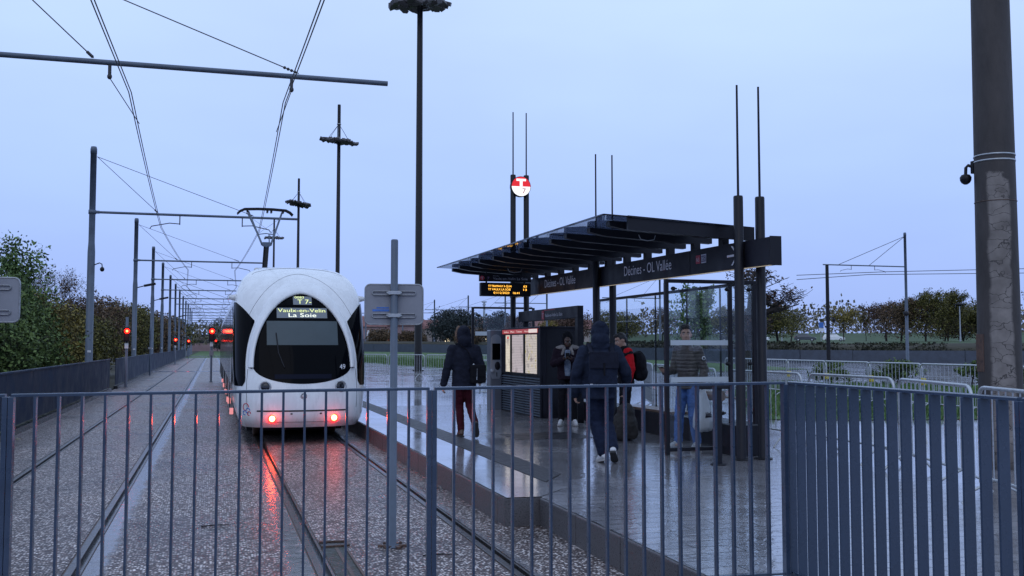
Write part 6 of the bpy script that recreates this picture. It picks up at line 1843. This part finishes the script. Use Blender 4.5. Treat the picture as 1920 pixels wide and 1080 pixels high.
# ------------------------------------------------------------------ railing across the tracks
FA = Vector((-1.0285, 5.9245)); FC = Vector((3.4595, 5.5675)); FD = (FC - FA) / 2
ZA, ZC_ = 1.492, 1.524
proto = {}
def railing(label, a, b, za, zb, n, w=.040, th=.0135, base=None, group='railing panels across the end of the tracks'):
    base = base or (lambda X: .31 if X > 2.93 else .09)
    d = (b - a); L = d.length; ang = math.atan2(d.y, d.x)
    t = thing('railing_panel', (a.x, a.y, 0), label, 'railing', group, rz=ang)
    # local frame: x along the panel
    mb = MB(); mb.loft([[Vector((x, y, z + (za if x < L / 2 else zb))) for y, z in ((-.022, -.017), (.022, -.017), (.022, -.004), (.016, 0), (-.016, 0), (-.022, -.004))] for x in (0, L)], smooth=False)
    me = mb.build('top_rail', M['fence']); me.parent = t
    runs = {}
    for k in range(n + 1):
        bz = base(a.x + d.x * k / n); runs.setdefault(bz, []).append(L * k / n)
    for bz, xs in runs.items():
        mb = MB(); mb.box(((xs[0] + xs[-1]) / 2, 0, bz + .02), (xs[-1] - xs[0] + .05, .034, .012)); me = mb.build('bottom_rail', M['fence']); me.parent = t
    for k in range(n + 1):
        post = k in (0, n)
        x = L * k / n; zt = za + (zb - za) * k / n - .017
        bz = base(a.x + d.x * k / n) - (.04 if post else 0)
        ln = round(zt - bz, 2)
        key = (post, w, th, ln)
        if key not in proto:
            mb = MB(); mb.box((0, 0, -ln / 2), ((.027 if post else th), (.051 if post else w), ln), bev=.0018)
            o = mb.build('post' if post else 'bar', M['fence']); proto[key] = o
        else:
            o = proto[key].copy(); COL.objects.link(o)
        o.parent = t; o.location = (x, 0, zt)
    return t
fd = (FC - FA).normalized()
railing('front railing panel before the tram, tram lights showing between its bars', FA, FA + FD, ZA, (ZA + ZC_) / 2, 19)
railing('front railing panel before the shelter and walkers', FA + FD + fd * .03, FC, (ZA + ZC_) / 2, ZC_, 19)
railing('front railing panel cut by the left picture edge', FA - FD, FA - fd * .03, ZA - .015, ZA, 19)
hi = lambda X: .31
railing('side railing panel of broad flat slats on the right, coming toward the camera', Vector((3.519, 5.585)), Vector((3.40, 3.57)), ZC_, ZC_, 17, w=.060, th=.012, base=hi)
railing('next broad slatted railing panel, cut by the lower right corner', Vector((3.398, 3.54)), Vector((3.28, 1.53)), ZC_, ZC_, 17, w=.060, th=.012, base=hi)

# ------------------------------------------------------------------ road signs seen from the back
def sign_back(x, y, label, rz, zt):
    t = thing('road_sign', (0, 0, 0), label, 'road sign', 'road signs seen from behind')
    b = MB(); b.lathe((0, 0, 0), [(.09, 0), (.09, .012), (.032, .014), (.032, 2.68), (.026, 2.69)], 16); b.build('pole', M['mast'], t)
    b = MB()
    for a in (0, 90, 180, 270): b.ell((math.cos(R(a + 45)) * .1, math.sin(R(a + 45)) * .1, .018), (.015, .015, .015), 6, 5)
    for a in range(6): b.box((math.cos(a * 1.05) * .09, math.sin(a * 1.05) * .09, .01), (.07, .035, .015), rz=a)
    b.build('base_flange', M['rust'], t)
    w, h, r_ = .51, .355, .045
    poly = []
    for cx, cz, a0 in ((w / 2 - r_, h / 2 - r_, 0), (-w / 2 + r_, h / 2 - r_, 90), (-w / 2 + r_, -h / 2 + r_, 180), (w / 2 - r_, -h / 2 + r_, 270)):
        for k in range(7): a = R(a0 + 15 * k); poly.append((cx + r_ * math.cos(a), .046, 2.115 + cz + r_ * math.sin(a)))
    b = MB(); b.prism(poly, (0, .012, 0)); pl = b.build('plate', M['signback'], t)
    b = MB(); b.tube([(p[0], .05, p[2]) for p in poly], .008, 6, closed=True, caps=False); b.build('rim', M['bracket'], pl)
    for z in (2.215, 2.015):
        b = MB()
        b.box((0, .037, z + .017), (.36, .016, .008), bev=.003); b.box((0, .037, z - .017), (.36, .016, .008), bev=.003)
        for s_ in (-1, 1): b.tube([(s_ * .18, .037, z + .017), (s_ * .19, .037, z + .008), (s_ * .19, .037, z - .008), (s_ * .18, .037, z - .017)], .005, 6)
        br = b.build('bracket', M['bracket'], t)
        b = MB(); b.box((.0, -.034, z), (.10, .006, .03), bev=.002)
        for s_ in (-1, 1):
            b.box((s_ * .05, -.005, z), (.012, .06, .03), bev=.003); b.lathe((s_ * .058, .03, z), [(.012, 0), (.012, .012)], 6, axis=(0, -1, 0))
        b.build('clamp', M['galv'], br)
    b = MB(); b.box((-.115, .045, 2.062), (.15, .002, .018)); b.box((-.10, .045, 2.085), (.11, .002, .012)); b.build('sticker', M['bluelab'], pl)
    t.location = (x, y, 0); t.rotation_euler = (0, 0, rz)
    return t
sign_back(1.53, 8.74, 'back of a small grey road sign on the pole in front of the platform', R(-9), 2.68)
sign_back(-1.75, 8.77, 'back of a grey road sign cut by the left picture edge', R(-6), 2.68)

# ------------------------------------------------------------------ crowd barriers
def barrier_proto():
    t = thing('crowd_barrier', (0, 0, 0), 'x', 'crowd barrier')
    L, H, r_ = 2.1, 1.08, .12
    pts = [(0, 0, .16), (0, 0, H - r_)] + [(r_ - r_ * math.cos(a), 0, H - r_ + r_ * math.sin(a)) for a in np.linspace(.3, math.pi / 2, 5)] + \
          [(L - r_ + r_ * math.sin(a), 0, H - r_ + r_ * math.cos(a)) for a in np.linspace(0, math.pi / 2 - .3, 5)] + [(L, 0, H - r_), (L, 0, .16)]
    b = MB(); b.tube(pts, .019, 8); b.tube([(0, 0, .22), (L, 0, .22)], .016, 8); b.build('frame', M['galv'], t)
    p0 = None
    for k in range(1, 15):
        if p0 is None:
            b = MB(); b.tube([(0, 0, .22), (0, 0, H - .01)], .008, 6); p0 = b.build('bar', M['galv'], t); o = p0
        else:
            o = p0.copy(); COL.objects.link(o); o.parent = t
        o.location.x = L * k / 15
    for x in (.28, L - .28):
        b = MB(); b.tube([(x, -.3, .0), (x, -.2, .12), (x, 0, .22), (x, .2, .12), (x, .3, .0)], .014, 6); b.build('foot', M['galv'], t)
    return t
bp_ = barrier_proto()
BAR = []
def row(group, segs):
    for (x0, y0), (x1, y1), lab in segs: BAR.append((x0, y0, x1, y1, lab, group))
row('crowd barriers close behind the slatted railing', [
    ((8.16, 14.75), (8.18, 12.70), 'crowd barrier ending just right of the shelter columns, near row'), ((8.18, 12.50), (8.03, 10.45), 'crowd barrier just right of the railing corner, near row'),
    ((7.97, 10.28), (7.25, 8.25), 'crowd barrier left of the concrete pole, tallest looking of the near row'), ((7.16, 8.05), (6.5, 6.05), 'crowd barrier crossing in front of the concrete pole foot')])
far = [((14.75 + .083 * k * 2.0 + .05, 14.6 + 2.06 * k), (14.75 + .083 * (k + 1) * 2.0 - .05, 14.6 + 2.06 * (k + 1) - .06)) for k in range(7)]
row('crowd barriers along the grass island', [(*f, l) for f, l in zip(far, (
    'grass island barrier partly behind the concrete pole', 'grass island barrier next left of the concrete pole', 'grass island barrier third from the concrete pole', 'grass island barrier fourth from the concrete pole, right of the beam post',
    'grass island barrier fifth from the concrete pole, across the beam post', 'grass island barrier just right of the shelter columns', 'grass island barrier seen through the shelter end glass'))])
dl = Vector((3.2, -4.0)).normalized()
st_ = Vector((4.9, 48.5))
row('crowd barriers behind the platform on the left', [((st_.x + dl.x * 2.2 * k, st_.y + dl.y * 2.2 * k), (st_.x + dl.x * (2.2 * k + 2.1), st_.y + dl.y * (2.2 * k + 2.1)), l) for k, l in enumerate((
    'left row barrier hidden behind the tram corner', 'left row barrier beside the tram right window', 'left row barrier behind the sign pole', 'left row barrier right of the tall lamp post foot', 'left row barrier behind the hooded walker', 'left row barrier seen past the ticket machine'))])
row('crowd barriers behind the kiosk', [((7.05, 26.6), (9.15, 26.2), 'lone barrier low between the hooded walker and the ticket machine')])
row('crowd barriers seen through the shelter glass', [((9.9, 22.0), (9.2, 20.05), 'barrier seen through the glass left of the end frame'), ((9.15, 19.85), (8.7, 17.8), 'barrier seen through the glass behind the man'), ((8.65, 17.6), (8.3, 15.5), 'barrier seen through the glass, nearest of three')])
for i, (x0, y0, x1, y1, lab, g) in enumerate(BAR):
    o = bp_ if i == 0 else copy_tree(bp_)
    o.location = (x0, y0, .265); o.rotation_euler = (0, 0, math.atan2(y1 - y0, x1 - x0)); o['label'] = lab; o['group'] = g
    s_ = math.hypot(x1 - x0, y1 - y0) / 2.1
    o.scale = (s_, 1, 1)
# yellow ties where the island barriers meet
M['yellow'] = mat('yellow_tie', (.65, .5, .03), .5)
for i in range(1, 6):
    (x, y), _ = far[i]
    mb = MB(); mb.box((x - .01, y - .03, .95), (.09, .14, .16), bev=.02)
    mb.build('barrier_tie', M['yellow'], label='yellow tie joining two grass island barriers, %s counted from the concrete pole' % ['first', 'second', 'third', 'fourth', 'fifth'][i - 1], cat='tie', group='yellow ties on the island barriers', origin=(x, y, .95))

# ------------------------------------------------------------------ thick concrete pole on the right
def pole_mat():
    m = mat('stained_concrete', (.045, .038, .036), .7, var=.35, vscale=3, bump=.35, bscale=25, stretch=(1, 1, .35))
    t = m.node_tree; N = t.nodes.new; L = t.links.new; b = t.nodes['Principled BSDF']
    old = b.inputs['Base Color'].links[0].from_socket
    co = N('ShaderNodeTexCoord'); sx = N('ShaderNodeSeparateXYZ'); L(co.outputs['Object'], sx.inputs[0])
    n = N('ShaderNodeTexNoise'); n.inputs['Scale'].default_value = 2.6; n.inputs['Detail'].default_value = 7; n.inputs['Roughness'].default_value = .62; L(co.outputs['Object'], n.inputs['Vector'])
    # the dry pale face: a vertical strip on the south side, up to about 3.4 m
    at = N('ShaderNodeMath'); at.operation = 'ARCTAN2'; L(sx.outputs['X'], at.inputs[0]); L(sx.outputs['Y'], at.inputs[1])
    # azimuth of the strip
    d = N('ShaderNodeMath'); d.operation = 'SUBTRACT'; L(at.outputs[0], d.inputs[0]); d.inputs[1].default_value = R(-146)
    dw = N('ShaderNodeMath'); dw.operation = 'PINGPONG'; L(d.outputs[0], dw.inputs[0]); dw.inputs[1].default_value = math.pi
    a2 = N('ShaderNodeMath'); a2.operation = 'MULTIPLY_ADD'; L(n.outputs['Fac'], a2.inputs[0]); a2.inputs[1].default_value = .55; L(dw.outputs[0], a2.inputs[2])
    s1 = N('ShaderNodeMapRange'); s1.inputs[1].default_value = .74; s1.inputs[2].default_value = .88; s1.inputs[3].default_value = 1; s1.inputs[4].default_value = 0; L(a2.outputs[0], s1.inputs[0])
    z2 = N('ShaderNodeMath'); z2.operation = 'MULTIPLY_ADD'; L(n.outputs['Fac'], z2.inputs[0]); z2.inputs[1].default_value = .9; L(sx.outputs['Z'], z2.inputs[2])
    s2 = N('ShaderNodeMapRange'); s2.inputs[1].default_value = 3.95; s2.inputs[2].default_value = 4.02; s2.inputs[3].default_value = 1; s2.inputs[4].default_value = 0; L(z2.outputs[0], s2.inputs[0])
    mk = N('ShaderNodeMath'); mk.operation = 'MULTIPLY'; L(s1.outputs[0], mk.inputs[0]); L(s2.outputs[0], mk.inputs[1])
    # crazed cracks, mostly level
    mp = N('ShaderNodeMapping'); mp.inputs['Scale'].default_value = (1.6, 1.6, 4.2); L(co.outputs['Object'], mp.inputs[0])
    dn = N('ShaderNodeTexNoise'); dn.inputs['Scale'].default_value = 5; dn.inputs['Detail'].default_value = 5; L(co.outputs['Object'], dn.inputs['Vector'])
    dv = N('ShaderNodeVectorMath'); dv.operation = 'MULTIPLY_ADD'; L(dn.outputs['Color'], dv.inputs[0]); dv.inputs[1].default_value = (.9, .9, .6); L(mp.outputs[0], dv.inputs[2])
    vo = N('ShaderNodeTexVoronoi'); vo.feature = 'DISTANCE_TO_EDGE'; vo.inputs['Scale'].default_value = 1.5; L(dv.outputs[0], vo.inputs['Vector'])
    cr = N('ShaderNodeMapRange'); cr.inputs[1].default_value = .006; cr.inputs[2].default_value = .022; L(vo.outputs['Distance'], cr.inputs[0])
    m3 = N('ShaderNodeMath'); m3.operation = 'MULTIPLY'; L(mk.outputs[0], m3.inputs[0]); L(cr.outputs[0], m3.inputs[1])
    pale = N('ShaderNodeValToRGB'); pale.color_ramp.elements[0].position = .3; pale.color_ramp.elements[0].color = (.13, .112, .102, 1); pale.color_ramp.elements[1].position = .7; pale.color_ramp.elements[1].color = (.255, .225, .205, 1); L(dn.outputs['Fac'], pale.inputs[0])
    mx = N('ShaderNodeMixRGB'); L(m3.outputs[0], mx.inputs[0]); L(old, mx.inputs[1]); L(pale.outputs[0], mx.inputs[2]); L(mx.outputs[0], b.inputs['Base Color'])
    return m
QX, QY = 9.27, 10.05
t = thing('concrete_pole', (QX, QY, .26), 'thick dark concrete pole with pale cracked patch, at the right edge', 'pole')
b = MB(); b.lathe((QX, QY, .2), [(.258, z * (1 if z else 0)) if z == 0 else (.258 - .0062 * z, z) for z in np.linspace(0, 9.5, 24)], 48); pole = b.build('pole', pole_mat(), t)
for z in (4.09, 4.02):
    b = MB(); b.lathe((QX, QY, z), [(.238, 0), (.2405, 0.0), (.2405, .018), (.238, .018)], 40); b.build('steel_band', M['galv'], pole)
b = MB(); b.lathe((QX, QY, 3.52), [(.243, 0), (.245, .004), (.243, .008)], 40); b.build('rusty_wire', M['rust'], pole)
vd = Vector((-QX, -QY, 0)).normalized(); vr = Vector((-vd.y, vd.x, 0))   # toward the street, and along it
cp = Vector((QX, QY, 3.98)) - vr * .25
b = MB(); b.tube([cp + vr * .02, cp - vr * .05 + Vector((0, 0, .03)), cp - vr * .075, cp - vr * .08 + Vector((0, 0, -.10))], .02, 8); b.box(cp + vr * .01, (.05, .05, .16), bev=.01)
ca = b.build('camera_bracket', M['black'], t)
b = MB(); b.lathe(cp - vr * .08 + Vector((0, 0, -.21)), [(.02, 0), (.05, .02), (.066, .05), (.07, .09), (.05, .12), (.02, .13)], 16); b.build('dome_camera', M['black'], ca)
pp = Vector((QX, QY, 1.66)) + vd * .13 - vr * .215
b = MB(); b.box(pp, (.13, .012, .46), rz=math.atan2(vr.y, vr.x) - R(50), bev=.003); b.build('metal_plaque', M['rust'], t)

# ------------------------------------------------------------------ litter on the concrete
M['leafdry'] = mat('dry_leaf', (.16, .07, .03), .6, var=.4, vscale=30)
rnd = random.Random(3)
for i, (x, y, lab) in enumerate(((-1.62, 8.3, 'curled brown leaf on the concrete left of the second rail, lower of two'), (-2.0, 10.2, 'curled brown leaf on the concrete left of the second rail, upper of two'), (-3.45, 20.6, 'yellow leaf at the foot of the parapet'))):
    b = MB(); s_ = .045
    b.add([(x + s_ * math.cos(a) * (1 + .3 * math.sin(3 * a)), y + s_ * .7 * math.sin(a), .008 + .014 * math.cos(a) ** 2) for a in np.linspace(0, 2 * math.pi, 13)[:-1]] + [(x, y, .006)], [(k, (k + 1) % 12, 12) for k in range(12)], 0, True)
    b.build('fallen_leaf', M['leafdry'] if i < 2 else M['yellow'], label=lab, cat='leaf', origin=(x, y, .004))
for x, y, a, L, lab in ((.05, 10.2, .05, .26, 'thin wet twig on the concrete between the tracks'), (1.85, 8.25, -.08, .3, 'thin wet twig on the concrete right of the sign pole'), (-.4, 8.0, .15, .22, 'thin wet twig near the bottom of the picture')):
    b = MB(); b.tube([(x - L / 2 * math.cos(a), y - L / 2 * math.sin(a), .008), (x, y + .012, .012), (x + L / 2 * math.cos(a), y + L / 2 * math.sin(a), .008)], [.006, .007, .004], 6)
    b.build('twig', M['bark'], label=lab, cat='twig', origin=(x, y, 0))
